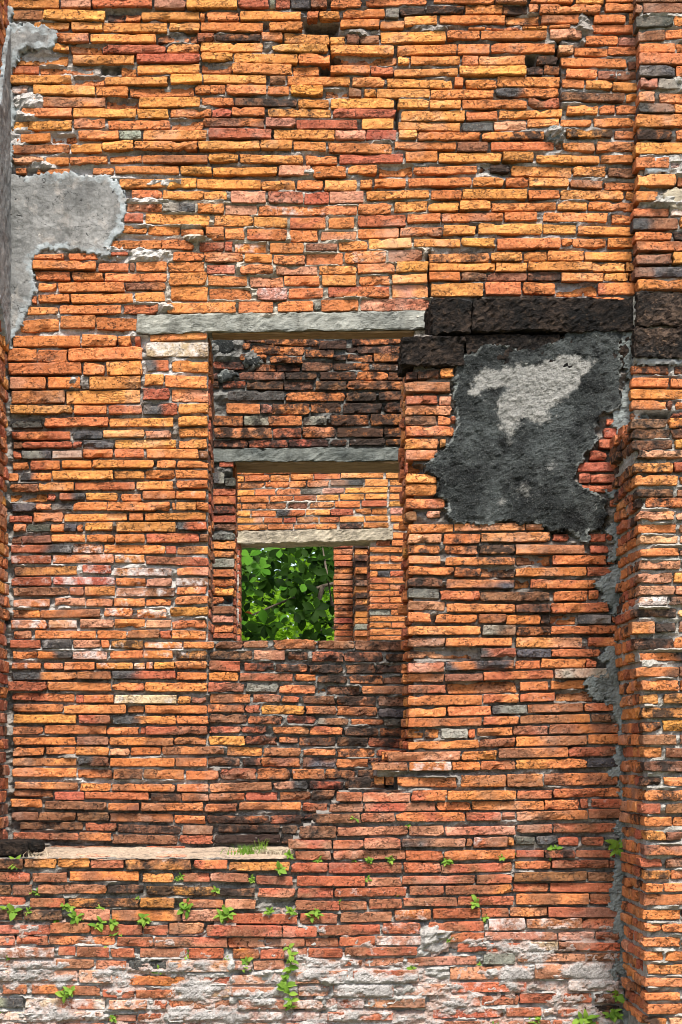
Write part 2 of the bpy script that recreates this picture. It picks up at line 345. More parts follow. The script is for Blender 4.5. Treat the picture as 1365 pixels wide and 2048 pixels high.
# ---------------------------------------------------------------- brick survey
# Each line is one course: x0-x1<tone>top-bottom ... (survey units, 2.967 per photo pixel); tones: o orange, y ochre, r red,
# p pink, b brown, k charcoal, d sooty, w lime-stained, g grey stone, m broken back, x missing
K = 460 / 1365
SURVEY = {}
SURVEY['main'] = [
 ((0, 0, K), """
-60-353y-12-48 360-540p-12-46 548-905r-12-40 916-1103p-12-44
72-254ob55-115 260-628y62-122 642-742dm70-120 745-835m70-118 840-1185y65-112 1188-1218o65-120
200-412y130-175 422-607y128-180 613-995y132-187 1003-1186y130-183
333-527or195-250 538-928y200-250 935-1122md198-250 1130-1170m198-245
310-408y252-298 416-606om260-310 612-985r265-318 995-1184y256-307
100-400m320-385 430-797y322-385 812-1188r318-372
70-232or382-432 236-560m388-445 600-715x378-428 720-810m380-448 815-1185y380-435
62-427y443-497 433-620m450-502 624-995y455-503 1012-1201y437-492
70-165wp505-555 198-565y505-562 572-762o512-568 770-1150m510-570 1155-1342o500-552
168-241o575-627 250-625ob575-635 630-820m582-640 825-1190y572-635
130-428o642-695 434-808y640-697 816-1000y642-700 1013-1258op640-695
58-427y715-772 440-628o702-760 640-1012o710-765 1015-1205m705-768
62-115o820-842 120-300o790-845 305-458m790-840 465-705o772-826 710-840g775-830 850-1228y770-830
65-412bo855-908 420-605y852-905 610-795y836-890 800-1172o838-890
80-263p930-975 270-412o930-978 417-640o928-972 650-840m915-965 845-1235ob920-967
95-160o1000-1034 220-415o1000-1036 550-675o992-1032 682-1062o985-1030 1072-1257y988-1035
"""),
 ((450, 0, K), """
-227-75y-12-50 80-260r-12-50 265-300g-12-48 302-390r-12-46 395-505k-12-46 508-605rb-12-48 628-812o-12-45 838-1200o-12-38
-107-82o65-118 88-451y65-120 488-556o62-115 558-680y64-115 700-950o48-100 955-1036g50-105 1042-1190d38-90
-143-228o130-182 262-461o135-188 480-675x125-195 685-920o115-165 922-1067y118-165 1068-1262y90-145
-160--60d195-245 -55-215d195-240 220-345o190-240 352-620y200-258 625-713y215-262 725-800b203-262 802-918b205-258 925-1312y185-250
-145-226y248-302 285-612y262-315 628-1005y260-322
-140-48y312-360 55-433y312-375 438-625o315-375 632-690x330-378 690-1025mb325-385 1028-1098y328-380
-140-40m375-430 44-400y370-437 405-560md385-445 570-622x378-435 625-862o390-440 864-1000or390-440
-129-247y440-492 265-360b450-502 370-742yo450-505 757-948y455-512 963-1350y465-522
-180-5o500-550 10-248o500-557 253-383o508-562 393-588y508-565 600-730md520-575 735-812b515-570 828-900y528-578 903-1218y522-577
-139-50o572-622 58-430bd580-635 435-620y588-640 628-1005y582-642 1027-1213y585-640
-75-38r640-692 42-238o630-685 255-630yd640-695 645-1016r645-700
-127-234bo695-748 240-420p700-757 425-790r708-765 815-1004y702-765
-97-278r757-820 290-650y765-825 657-838p768-828 840-1020r768-828 1034-1142y770-822
-157-208y832-885 213-403y830-885 408-602y837-890 612-990o848-912
-95-82y915-960 88-462y918-968 478-666o920-972 680-1060r912-975 1073-1264o898-960
-73-310y990-1034 320-510p980-1040 520-722o985-1050 728-903o975-1030 918-1115m970-1040
"""),
 ((900, 0, K), """
-95-268o-20-20 270-457p-20-17 482-735o-20-15 748-915y-20-22 925-1100o-20-12
-140-85d25-80 95-318o20-75 322-465md18-80 468-525o20-72 532-895o28-82 920-1100o15-68
-60-330o85-135 332-530md80-138 543-770ob80-138 857-1045o85-135 1065-1100o75-135
108-210o160-178 215-428o160-177 432-580y160-178 588-715o148-170
-17-178o180-232 185-576o180-232 593-783p168-228 835-1105o140-190
-313-41o265-322 48-240o258-318 247-627o253-310 645-733p265-318 738-935o285-333 938-1112o278-328
805-998o212-268 1003-1112p215-268
-235-60y335-385 73-170o328-388 172-447y330-388 455-515x325-380 520-640d328-380 660-1050o345-400 1058-1105b358-412
-330-50y405-450 57-455y392-447 462-558d390-442 560-653d385-440 690-873o412-465 880-988b418-472 992-1112b420-475
28-80o455-510 92-275o470-522 283-655y447-517 668-800o470-522 807-965y478-528 967-1113y488-538
-113-262y530-585 275-648ok515-578 662-1040bd550-600 1048-1113o550-603
-119-68y592-647 75-462o590-650 468-653br572-640 697-883o622-677 890-982o622-673 988-1112o620-675
-287-92y655-715 97-283o655-718 290-667y642-702 660-845o700-745 856-1104o697-750
-305-65y720-775 75-258k720-778 262-455p712-768 460-648y700-752 
-187-184o785-832 190-560od778-828 690-965yd768-818 978-1104o778-825
-327-40o840-885 46-228b842-900 245-620o838-890 630-668b845-890 673-863y842-895 873-1102o843-900
-67-306y905-960 315-498y902-957 513-890y922-968 897-1090o922-972
-215-165o982-1028 180-240md970-1018 242-360d970-1018 367-727y980-1042 733-925y985-1048 937-1100b1000-1056
"""),
 ((0, 340, K), """
710-982y52-103 985-1166y45-103
778-960o115-165 965-1210y120-175 1212-1350y122-178
752-962or195-245 968-1162gk195-248 1172-1330o200-258
738-853r256-312 863-1245y260-328
728-875o327-375 880-1070o327-385 1075-1210o350-397
650-957o415-467 960-1150o415-470
655-765r483-508 205-380o497-530 410-580o490-532 860-950g478-512
193-571o540-592 585-765o550-600 770-802b548-598 808-992o542-600
210-416o600-653 432-615o605-655 620-990o607-660
228-338o668-717 347-742o668-725 745-985bo667-713
190-220o733-793 230-416o738-787 423-792o735-790 803-980y722-780
162-347y810-857 352-720o800-853 732-940or793-852
122-352o885-960 358-568o862-938 573-818o875-948
80-480o982-1052 485-693o977-1048 703-780o985-1045 803-838r985-1045 890-1230oy968-1010
1223-1330o335-415 1182-1330r425-480
1028-1210o485-540
1000-1215o542-605
1003-1228o605-685
1013-1235o685-773
"""),
 ((450, 340, K), """
-165-216y55-110 218-420y62-115 428-583o55-110 592-783y55-122 803-875o55-108 887-1073o48-102
35-243p125-198 257-466pr128-198 470-617r130-207 620-823p120-205 838-1213y122-172
0-190p207-265 197-595ow210-270 598-788o207-265 790-988o185-270 1008-1203y182-245
-63-166y268-332 172-374y277-340 385-597or280-352 617-770o280-345 790-1075r258-338 1083-1282o258-310
0-117o337-412 132-370or350-417 386-553o350-425 570-782op362-415 790-1035o343-402 1042-1293ob335-390
0-47r425-480 57-248yw432-487 267-470y430-492 482-670b435-482 676-848y420-475 855-1110y403-470
-120-110op490-547 118-282o500-552 288-477op500-560 485-702o490-562 712-960ow482-555 968-1177pb463-540
-105-62pr560-615 92-290o562-620 303-550bp570-622 560-782y567-620 788-1010o553-622 1018-1207y542-605
-100-132oy625-688 148-346op632-695 353-563o628-685 578-780y625-688 797-978o628-685 995-1203y607-675
-95-160o700-770 190-370pw700-775 380-585o702-762 615-980ro690-755 993-1207py672-755
-347-65o785-850 80-287o780-850 312-525o778-842 530-568g785-830 570-793o768-840 802-1217pr758-833
"""),
 ((900, 340, K), """
-247-130o48-98 137-321y40-92 331-467o42-96 468-705y45-100 715-907ob58-108 922-1104o70-115
-112-70o122-175 75-460y112-172 468-652o115-170 658-1033y118-178 1045-1104y125-180
-130-53y190-242 60-243y182-237 248-633o188-238 640-816y178-235 824-1096o190-242
-45-322op253-305 325-520o247-298 556-938o250-307 960-1088od262-318
-37-155y325-382 168-550y315-378 555-750y318-375 760-1093y335-388
-213-65y405-455 70-267y403-455 280-658o405-468 662-725o403-450 727-927o403-458 940-1100o402-460
-125-235yd492-548 245-430y490-542 440-577y482-538 580-795y478-538 800-1080y485-540
-123-268y550-600 273-460y548-602 463-845y545-600 848-1042y548-602 1045-1096y553-602
-123-63o602-655 70-220bd605-657 222-460b605-655 462-660bd605-657 662-912y612-665 918-1060y610-660 1068-1098o610-660
-110-200y668-748 210-423o665-742 435-627o668-740 632-875om678-748 880-1100or668-742
-95-40r755-790 400-1050o755-772
"""),
 ((0, 680, K), """
865-1238w12-100 42-218o48-127 224-400o58-132 408-848o42-120
53-487o135-205 497-622o133-207 632-845y122-207 870-1003rk117-182 1020-1238y120-190
58-272op218-290 285-480o218-287 480-528g225-290 532-838y215-290 858-972y203-270 980-1230o210-283
67-383ob298-375 393-835y295-375 848-1005r288-355 1017-1233op288-365
62-430y388-437 438-635o387-438 643-843or388-442 852-1055rk375-442 1060-1238y375-435
70-248k475-520 265-645o458-512 650-1030y460-513 1060-1235y452-510
70-420ro542-592 432-608k540-587 612-858y532-578 863-1015op537-583 1062-1235y520-575
75-130b603-645 135-430r603-640 432-486kr600-640 490-675k592-643 680-1045y588-642 1065-1232yo588-643
78-125r655-700 128-305kg655-705 312-490w655-702 492-672o650-698 680-857o645-697 870-1180yo645-702 1182-1236b655-705
72-165o722-765 182-357or713-768 367-545or712-760 550-915yo712-760 930-1043o712-758 1055-1238o715-758
55-110o790-838 120-305ok785-832 312-672y775-830 678-857y775-823 863-1038o770-822 1040-1235o770-820
62-228bo853-900 232-440o845-895 445-803ro842-890 812-1030y838-888 1048-1235o832-880
58-278m910-958 283-330r908-950 355-507rk908-950 510-700y905-950 720-840o910-955 848-1045o895-945 1047-1225o895-943
70-210k970-1018 212-302o970-1008 305-430k970-1010 432-635o960-1012 637-1010o960-1015 1020-1040o962-1008 1045-1165y960-1010 1167-1238o960-1012
"""),
 ((0, 1020, K), """
52-188r28-72 200-375o15-72 380-755y20-68 765-850o15-62 862-1225yo15-60
80-157o82-130 157-297k82-130 299-380o82-128 382-453k80-130 456-490o80-125 505-670y72-122 688-1042y68-130 1055-1230rk72-120
70-130b152-200 132-305b152-200 308-508o145-190 512-678o145-190 685-862o145-195 868-1180ro138-192 1185-1238b140-190
65-427rk205-255 433-610ob200-255 617-980o205-258 985-1047r215-262 1052-1235yb212-262
65-305rw268-318 312-675op263-315 682-860y265-315 865-1238rb277-328
85-457by333-388 490-662rw325-377 678-1022by343-397 1050-1238po338-388
65-305rw397-450 313-685r392-445 688-865o402-452 872-1022p405-455 1045-1238b400-450
75-408pb458-508 412-497r455-507 503-685yo453-508 692-1042bp460-515 1050-1225or455-500
80-297op528-577 322-505p520-570 512-672op525-573 677-863ob522-573 868-1018o525-570 1042-1238po510-560
75-238ob590-640 242-600bo590-640 618-785o580-632 815-990yw588-640 1010-1238y572-627
65-275op652-705 290-458pw652-702 473-675p647-700 682-863o647-697 868-1018p652-700 1020-1225o652-703
80-185op715-765 210-573o715-765 578-752o713-765 757-948ob710-762 950-1017r715-760 1020-1225y712-767
60-243r770-820 250-430k768-822 437-600pb770-820 602-650o770-820 660-853yd772-822 858-1085o780-822 1087-1270yo780-822
75-220o838-882 223-430ok838-882 435-640pw838-888 655-850or833-882 852-1028o833-882 1048-1230yd832-885
70-243or905-945 258-375ro905-945 380-563o900-950 570-790yo905-945 792-860y905-945 870-910o902-945 912-1035y900-945 1038-1230o895-940
75-455yk962-1008 460-663ob958-1005 668-1043rk955-1003 1050-1230o962-1008
"""),
 ((0, 1360, K), """
45-275r10-65 283-662o12-65 665-855or15-65 860-1230o15-70
68-442ro78-125 448-495r85-135 500-677or87-135 680-1050w88-145 1058-1135y95-140 1138-1222b97-140
75-375bo140-190 380-750o143-202 757-855ob150-195 860-1230o150-200
80-453y203-258 470-658r207-260 668-1045yk212-262 1048-1236o212-262
75-255ob275-325 262-632o268-322 637-826o278-325 832-862r278-322 866-1235rb275-325
80-450o340-387 455-643pb335-388 650-1030o340-390 1037-1227ob338-385
78-263o402-452 270-447o397-442 450-648o395-448 653-770p400-447 775-957o397-447 962-1330ob393-443
75-457ob460-510 463-645bk455-512 652-1037o463-515 1042-1230o460-515
75-458o520-577 463-665o530-582 675-850bo527-588 852-1095bo530-590 1105-1298o538-593
85-462ob605-655 473-655o612-660 665-1040ob615-662 1050-1238o615-665
80-313bo650-695 322-500r662-715 505-885r665-710 892-1072bd672-720 1078-1240o673-720
65-250o705-757 265-635bd720-770 643-828bo730-775 835-1205ob727-778
70-230b782-835 232-450b785-835 455-645bd785-838 652-1028bo792-845 1035-1218o803-853
112-490bd840-890 505-690br847-897 698-1070bd860-912 1085-1265b862-918
75-465br905-950 470-660bo905-955 668-1055bd918-975 1065-1262rb920-975
300-660b985-1006 870-1100r985-1004
"""),
]
SURVEY['infill'] = [
 ((400, 1260, K), """
88-255b65-112 258-405b62-105 440-688bo58-115 700-918b62-112 922-1225bp65-122
60-315bd122-175 322-507bp120-178 527-645bd130-180 667-855rp128-188 860-1090rb130-188 1105-1225bd140-188
58-243rb182-245 258-435rd195-245 450-635ob200-250 648-848bd205-258 868-1040bd202-260 1048-1225bd205-255
50-225o250-303 236-553br255-303 565-690o263-303 697-873bd270-315 882-1083od268-320 1093-1225b278-320
50-263br312-370 270-462kg312-370 470-685ob325-380 697-745md328-382 752-957bd333-388 963-1225op330-382
60-298ob378-433 315-480rp378-430 492-590or393-430 613-803bd390-440 815-1050ob393-450 1058-1225b390-453
50-268ob442-490 275-358br443-493 367-622y445-502 630-808ob450-502 818-1055bo453-510 1062-1225k468-518
58-278bd500-553 290-490o510-560 515-685rd508-558 700-883bg522-563 897-1090o528-565 1095-1225k528-570
58-240rp572-612 245-395r573-612 432-648bo573-618 655-848ro570-623 857-1060bd578-628 1070-1225od577-630
52-267y628-685 272-455rd630-680 468-583bo633-672 588-805od637-688 815-995bd635-690 1002-1225rd640-695
160-370oy692-747 378-597ob697-750 612-803o703-745 815-1035ob702-755 1042-1225r710-750
48-240bd755-808 255-360rd760-808 368-597bo757-812 610-805kb755-815 810-1000o765-817 1005-1225r758-790
118-330rp820-890 340-533od822-888 548-740bo825-887 750-925od830-880 940-1225bd830-885
55-425ob905-958 442-640pk897-945 650-850rd897-945 860-1100bd900-945
55-265ro967-1012 272-460r962-1012 470-655ob960-1010 662-800bd950-1008
"""),
 ((400, 1500, K), """
32-220or318-367 230-600o308-358 615-760rd315-370
43-413ob388-435 423-608rb387-440 620-700r380-412
107-473bd442-492 485-575bd448-498
85-475br500-552 490-570bd505-555
"""),
]
SURVEY['panel'] = [
 ((800, 680, K), """
36-105d185-235 110-235bd175-230 240-318y168-222
30-300bo247-308
36-223r330-383 235-310p330-383
36-308op388-443
34-220bd450-503 225-303o450-505 305-335r450-500
34-318or508-568
34-228yo585-648 240-275y590-640
36-225op650-712
34-50r725-790 55-130x735-775
36-220y793-850
34-220o855-922
36-268ro940-1000
1228-1285r462-505 1212-1327r520-580 1180-1330r590-645 1130-1228r655-712 1255-1315r660-705 1053-1308r725-780 1060-1128r795-850 1132-1325rb795-850 1080-1270r858-905 1245-1325r940-990
"""),
 ((800, 1020, K), """
34-100b5-62 158-240rp5-45
50-317o80-133 320-740op75-125 745-855p80-120
50-250pd143-198 262-480od140-200 485-895o132-188 910-1005r140-185 1120-1225r137-187 1230-1265r140-185
50-235od205-258 270-460od210-262 475-680yd205-260 687-1095ob205-262 1130-1240r208-255
50-242po270-320 270-687od278-330 695-900mb268-328 907-1225or268-325 1235-1275r270-320
50-322od330-385 325-480od342-397 485-683md345-398 688-1108o340-393 1113-1265r338-393
50-257bd400-455 275-678ko412-465 685-770md410-465 778-1165or412-465
50-235kg465-525 240-473or477-540 480-893bd483-540 915-1117o480-540 1120-1180or475-530
50-268pb535-597 275-685od555-608 690-895bd558-608 900-1240or550-610
50-185o607-665 213-458o618-670 465-630bo617-672 635-837o622-680 840-892d622-675 898-1050mb625-680 1055-1257gk620-678 1262-1300r625-670
50-482yo688-740 490-687bg682-745 692-895od690-745 898-1300o685-735
50-268pb755-810 272-668o755-808 690-1083yp755-818 1117-1300ro755-812
50-430md832-880 485-692kr820-875 697-900k825-878 903-1190o825-872
50-265pr905-965 272-680ko895-948 684-832od893-943 842-1105o880-937 1108-1170r880-935
50-265bo970-1020 268-495b970-1018 498-912or955-1007 917-1240wg940-1000
"""),
 ((800, 1360, K), """
50-273rb28-78 285-695mb10-80 715-882o8-62 898-1102o0-55
50-492o90-150 497-708or83-137 712-920ro75-130 930-1150mb65-128
50-275o165-222 285-542o155-213 547-755kg150-207 758-1090ob140-193 1095-1285or135-185
50-485ob222-285 495-705or215-268 715-1132ob200-262 1135-1250b200-250
50-140md290-345 150-235md292-345 245-405g285-348 408-448r290-345 458-668ob275-332 675-882rb268-327 888-1300or255-318
50-470o360-410 475-687or345-405 693-1112ob332-393 1117-1305or322-380
-68-362po425-480 370-577oy420-475 585-1000bo395-462 1003-1290br393-455
-165-47op490-537 55-308ow485-540 310-478o483-538 480-685o478-535 690-1112oy468-527 1115-1325k463-520
-300--170bd575-640 -150--90md565-630 -85--35md570-625 -12-340ob575-637 365-633o565-637 640-853o557-635 860-1300or552-625
70-277ro655-722 282-690oy655-713 697-905rb655-708 912-1320or642-697
-209-213rp728-782 222-425o720-775 427-857o718-775 862-1065or710-772 1072-1117r705-760 1140-1320r705-760
-20-390ro783-840 397-605rb785-838 610-687r785-835 693-1115o775-832 1120-1320r765-822
55-263p865-927 270-687pr868-928 695-905rb857-910 915-1290br850-907
12-390pk940-992 394-430o940-990 437-640rw930-995 645-680o928-985 683-803k925-980 810-937k925-980 940-1065r930-985 1080-1210r930-985 1214-1290k930-982
"""),
 ((400, 1500, K), """
810-965r250-308 968-1250rp253-310
770-970pb318-370
670-955bd378-437 960-1160rp372-428
590-812bd452-525 815-1233pr455-510
525-785rp532-588 790-972rp535-590 975-1193rp520-587
"""),
 ((450, 1700, K), """
420-632r8-62 640-1070rp0-60 1075-1295r3-65
395-612r75-135 617-1052r75-140 1062-1280r73-135
427-835r155-217 838-1048pr162-220
432-645rp225-285 653-1080rw223-285 1095-1300r212-270
418-682r300-360 684-845r302-360 857-1055r290-358
447-670rp375-445 688-995op368-432 1010-1227ow348-418
560-925r440-508 935-1160rw432-500
680-895r512-570 898-1165pw508-568
712-1143rw575-632
480-660pw650-692 690-815rw650-690 830-1060pw640-690
420-730pw715-790 760-1150rw712-785
440-620pw805-870 640-1000pw800-872 1020-1320pw795-865
600-830rw880-940 850-1190pw880-938
380-580pw890-945 610-1000rw960-1012
"""),
 ((900, 1700, K), """
-33-390or0-60 395-560rb0-45 565-745rd0-48 748-985r0-48
-51-370ro80-135 390-600or65-112 605-945r60-110 950-1020r62-108
-285-150r152-205 160-370br145-200 380-815bd130-187 820-1000b133-187
-25-370or207-265 378-585ro200-250 597-1010r195-252
-275-45rp275-335 48-380ro275-330 392-828o258-325 835-1010rb260-325
-100-185r345-408 188-350r345-405 357-580op340-398 585-1010br340-402
-125-205r425-485 230-447pw402-480 453-785ow405-470 787-1010rb405-470
5-205ro490-550 210-640pw485-538 645-860pw485-538 868-1010r485-538
45-418r550-607 430-640w545-598 645-1010rb548-598
-255-160pr630-690 200-390g610-680 400-805pw615-665 810-1010br608-662
0-495pw690-770 503-708pw678-765 715-1000w668-760
10-460rw785-850 468-690wp780-835 703-1000w775-840
0-180pw865-930 190-410r865-925 415-845rb848-912 860-1010bw850-910
-100-320rw945-1000 335-545rw935-990 560-620w940-990 640-790rw945-990 800-1010bd925-990
-100-250rw1015-1070 260-600rw1008-1065 610-1010rb1008-1065
"""),
]
SURVEY['plinth'] = [
 ((0, 1700, K), """
-80-138bd52-115 145-333y50-105 343-533y50-105 540-737pr55-110 745-1135yd55-118 1150-1350ro57-115
-80-178rb130-192 195-400r135-192 412-825or127-185 845-1030yb137-193 1085-1245rb137-193
-80-65bd205-268 75-193b205-270 222-630op205-262 637-850bd208-260 865-1285yd217-272
-80-148r277-330 175-385ro285-343 398-820yd288-342 832-1037y285-343 1085-1325op295-345
-80-135bd355-418 140-370bd355-418 445-655rp350-418 663-1075op357-425 1085-1330pr355-425
-80-112r445-500 116-295r445-507 298-537ro430-495 540-848br445-508 851-997r445-508 1002-1213p432-503
-80-90rp508-568 97-285rb510-568 290-685op508-565 692-912rb517-575 917-1350rp510-577
-80-325pw580-640 345-450rp573-628 457-650rb575-637 660-800br583-640 830-1107rp583-640 1122-1330r580-645
-80-60pw650-700 80-325w655-700 335-562op648-703 570-750rp655-710 760-985kw655-720 995-1365pw655-725
-80-85w715-775 100-460pw712-778 470-670wp710-790 678-1115or748-808 1145-1365rp755-800
15-160or798-858 190-383or798-858 395-595or805-865 610-800r830-882 808-1043ro830-882 1055-1365w815-880
-80-140gk878-935 150-625wr878-945 648-875pw888-945 915-990r890-945 1000-1365rp890-948
-80-320w960-1012 340-620w960-1015 640-810pr980-1022 820-980r970-1022 1000-1365w965-1015
-80-250rw1030-1085 260-620rp1030-1085 640-980rw1032-1085 1000-1340rp1028-1080
"""),
 ((450, 1700, K), """
25-385y70-125
-85-142pr135-190 187-405br155-208
-30-178bd225-275 197-415rp225-283
0-185po290-352
5-430r378-443
-110-340r445-520 342-547r452-522
18-237rp520-582 242-475r523-580 477-675r523-580
50-207or585-648 210-355r588-648 395-490r578-637 495-700r582-640
60-165pw655-715 170-355pw655-715 
40-270wp740-800 280-465pw725-795
40-360pw815-870
80-360pw885-945
50-560w960-1015
30-350rp1028-1080 360-700rw1030-1085
"""),
]
SURVEY['pier_top'] = [
 ((900, 0, K), """
1105-1145b12-72 1150-1480b12-72
1105-1327k95-160 1332-1480o90-150
1118-1280b178-240 1282-1480o168-222
1123-1343o250-308 1350-1480o250-306
1123-1480o315-382
1125-1337k390-455 1345-1480o392-455
1130-1235r460-520 1240-1480g470-530
1125-1220o538-600 1250-1480o548-608
1120-1332kb615-668 1337-1480o615-668
1110-1480y675-748
1112-1320d770-830 1345-1480o770-828
1105-1480y842-910
1100-1300o935-1000 1310-1480w935-1000
1105-1480b-60-0
"""),
 ((900, 340, K), """
1113-1340y28-98 1350-1480o30-96
1103-1235o125-185 1250-1480w130-190
1093-1305ob220-272 1315-1480w215-272
1088-1355bk285-352 1362-1480o285-350
1098-1320o370-420 1330-1480d368-418
1105-1480ob425-480
1105-1315b500-560 1325-1480y485-555
1098-1480kb573-635
1115-1480o650-712
"""),
]
SURVEY['pier_mid'] = [
 ((1215, 690, 1 / 6.027), """
300-745od240-345 815-1100d250-350
295-748o390-505 770-1100o400-508
278-1100o530-650
290-712o665-780 725-790b670-785 830-1100o690-790
300-410mb800-890 420-770x805-870 780-1100rd805-880
"""),
]
SURVEY['pier'] = [
 ((1215, 690, 1 / 6.027), """
290-725bd880-1005 745-1150od880-1000
300-765bd1010-1125 775-1150bd1010-1125
295-790bd1145-1260 820-1150y1140-1250
370-1150pd1265-1360
310-800yd1415-1535 810-1150r1410-1520
330-850y1570-1695 880-1150o1575-1690
345-790bd1735-1830 835-1150b1740-1830
350-430d1840-1960 460-1150od1840-1960
"""),
 ((1215, 1020, 1 / 6.027), """
370-805op15-130 840-1150p15-120
380-835o165-275 870-1150b170-280
390-850p305-405 870-1150p310-405
395-860o460-560 875-1150b455-560
390-890pd600-715 900-1150o600-715
365-790bp760-880 810-1150y755-870
385-815p910-1025 830-1150op910-1020
395-735wo1045-1150 750-1150bd1040-1140
330-840bd1185-1295 855-1150y1185-1290
290-570ob1345-1495 585-835bd1355-1470 870-1150b1345-1470
330-800bd1545-1680 810-1150o1540-1670
390-1150ok1715-1820
340-860bo1890-2015 880-1150b1890-2010
"""),
 ((1215, 1350, 1 / 3.953), """
270-565ob40-125 580-760o42-125
285-405y150-230 445-760yd145-225
275-760yd255-340
280-430od370-450 440-760y355-440
280-550b470-555 580-760b470-550
295-440y570-650 460-760b575-655
285-760bd680-765
275-425bd805-880 445-760o805-880
300-760od910-995
265-425br1015-1100 465-760b1015-1095
295-515o1120-1200 520-760o1120-1200
300-460yd1235-1310 468-590b1240-1310 600-760o1238-1310
"""),
 ((1215, 1690, 1 / 3.76), """
275-700bo0-80
250-415r100-170 440-700b95-170
270-470yd190-260 475-700o190-258
280-415o290-355 425-700o285-352
275-700bo370-455
275-560o490-565 575-700o490-562
278-400ro590-655 410-700o590-658
270-550o695-770 565-700o695-768
275-425o800-875 435-700o800-875
295-700o900-975
280-700po1000-1070
280-550o1110-1170 565-700o1108-1168
300-700o1195-1275
290-450od1300-1360 470-700p1300-1362
"""),
]
W = 440 / 1345
SURVEY['inner'] = [
 ((390, 640, W), """
300-430o95-138 435-755o108-160 760-925od125-180 965-1260o100-150
295-340o140-180 345-668o150-215 675-845o180-230 925-990d165-200 995-1200bd160-203 1205-1260o160-203
280-440o205-250 460-655o222-270 845-930bd210-245 935-1085o212-256 1095-1290od207-256
115-300r255-300 355-490op265-310 500-640bd272-310 655-840bd260-310 850-1070o265-308 1085-1300pw268-308
110-140r320-360 270-545bd318-366 552-740bd322-364 770-985od320-366 990-1180o318-366 1185-1290b325-368
110-145o372-412 170-310r374-415 320-540bd376-425 548-725bd376-425 740-925bd374-426 930-1290bo375-426
205-550kd435-492 560-915od440-495 930-1110bd440-495 1125-1290bd437-490
195-400o512-572 402-470rd515-570 475-700o513-576 710-890o507-565 908-1140bd510-570 1165-1290b507-565
115-295o585-645 300-450gd585-645 452-655o587-646 665-805gp587-643 835-1065od582-643 1075-1290od578-643
118-470od660-723 480-650rd660-720 660-860op654-718 870-1150o660-716 1160-1290o657-713
115-320rd733-778 330-565rd735-780 575-815rd730-773 830-925bo732-770 945-1160bd727-768 1170-1290o730-763
150-235r860-900 120-180gk905-1000 185-246k965-1015
110-246r1030-1070
108-246ro1080-1125
105-246rd1140-1183
108-246r1195-1238
108-246kb1245-1285
115-246gd1305-1345
105-246o1355-1400
110-240o1412-1450
105-240g1460-1512
98-240ro1525-1570
100-240ro1580-1625
108-235y1640-1685
98-170o1695-1735 178-240x1695-1735
108-240b1750-1795
105-235pb1805-1850
120-235o1860-1908
110-235or1915-1945
"""),
]
SURVEY['rear'] = [
 ((390, 640, W), """
160-285o918-942 290-425o915-944 430-580o912-940 590-760y905-936 770-900o900-932
160-250y955-990 255-300y955-988 305-455o950-988 465-580o948-985 587-725o942-978 730-890or938-975 895-1155y933-965 1170-1290y933-968
160-245o1000-1030 250-280o995-1032 285-425bo992-1028 432-575o987-1025 580-680yo985-1022 690-820o980-1018 830-1032bk975-1012 1040-1180y972-1014 1192-1290y975-1010
160-245y1040-1075 250-365y1038-1072 370-495o1035-1070 500-645op1033-1070 648-775k1030-1065 782-915p1028-1060 920-1180y1022-1055 1192-1290o1020-1052
160-245y1080-1115 250-275y1080-1115 280-452o1078-1115 460-600o1077-1110 605-740r1073-1105 748-880y1067-1102 888-1035y1064-1098 1043-1175y1062-1095 1190-1290y1062-1096
160-245o1122-1158 250-285o1122-1155 290-438ob1122-1155 443-560ob1120-1155 565-690b1118-1155 702-850yd1112-1146 858-1012o1107-1145 1020-1175r1104-1140 1190-1290y1105-1138
160-245y1165-1200 250-340y1165-1200 347-495o1165-1200 500-675ok1163-1198 680-828y1157-1192 832-968r1155-1193 985-1080o1152-1185 1085-1175o1150-1185 1195-1290p1148-1185
160-245y1208-1240 255-415yp1208-1240 425-535o1208-1238 545-620r1206-1238 625-755by1204-1238 762-880or1203-1235 887-1037y1201-1235 1043-1180y1196-1228 1198-1290o1195-1232
160-245o1252-1285 250-440o1252-1285 445-600o1249-1280 610-740o1249-1276 745-870o1246-1278 888-1020bd1244-1275 1032-1185yo1238-1270 1215-1290o1245-1280
1210-1290o1300-1335
1110-1195r1346-1378 1205-1290o1346-1380
1070-1290o1390-1420
1070-1190o1440-1475 1198-1290o1440-1475
1070-1290o1490-1525
1070-1115o1535-1570 1120-1190k1535-1570 1195-1290r1535-1568
1070-1290or1575-1610
1070-1190o1615-1648 1195-1290op1615-1648
1070-1290o1655-1688
1070-1190o1695-1728 1195-1290o1695-1728
1070-1290o1735-1766
1070-1195g1771-1805 1200-1290o1771-1805
1070-1290o1812-1842
1070-1200o1850-1882 1205-1290o1850-1882
1070-1290or1890-1925
1070-1290o1932-1956
150-250o1320-1355 150-245r1365-1400 150-250o1410-1445 150-245p1455-1490 150-250o1500-1535 150-245r1545-1580 150-250o1590-1625 150-245y1635-1670 150-250o1680-1715 150-245r1725-1760 150-250o1770-1805 150-245o1815-1850 150-250p1860-1895 150-245o1905-1940
"""),
]
# ---------------------------------------------------------------- bricks
TONE = {'o': lin(203, 130, 80), 'y': lin(216, 150, 86), 'r': lin(176, 102, 76), 'p': lin(198, 146, 120), 'b': lin(138, 97, 74),
        'k': lin(80, 82, 86), 'w': lin(184, 160, 142), 'g': lin(140, 143, 138), 'd': lin(160, 102, 68), 'm': lin(186, 120, 72), 'x': lin(60, 40, 30)}
TONE = {k: v * 0.74 for k, v in TONE.items()}

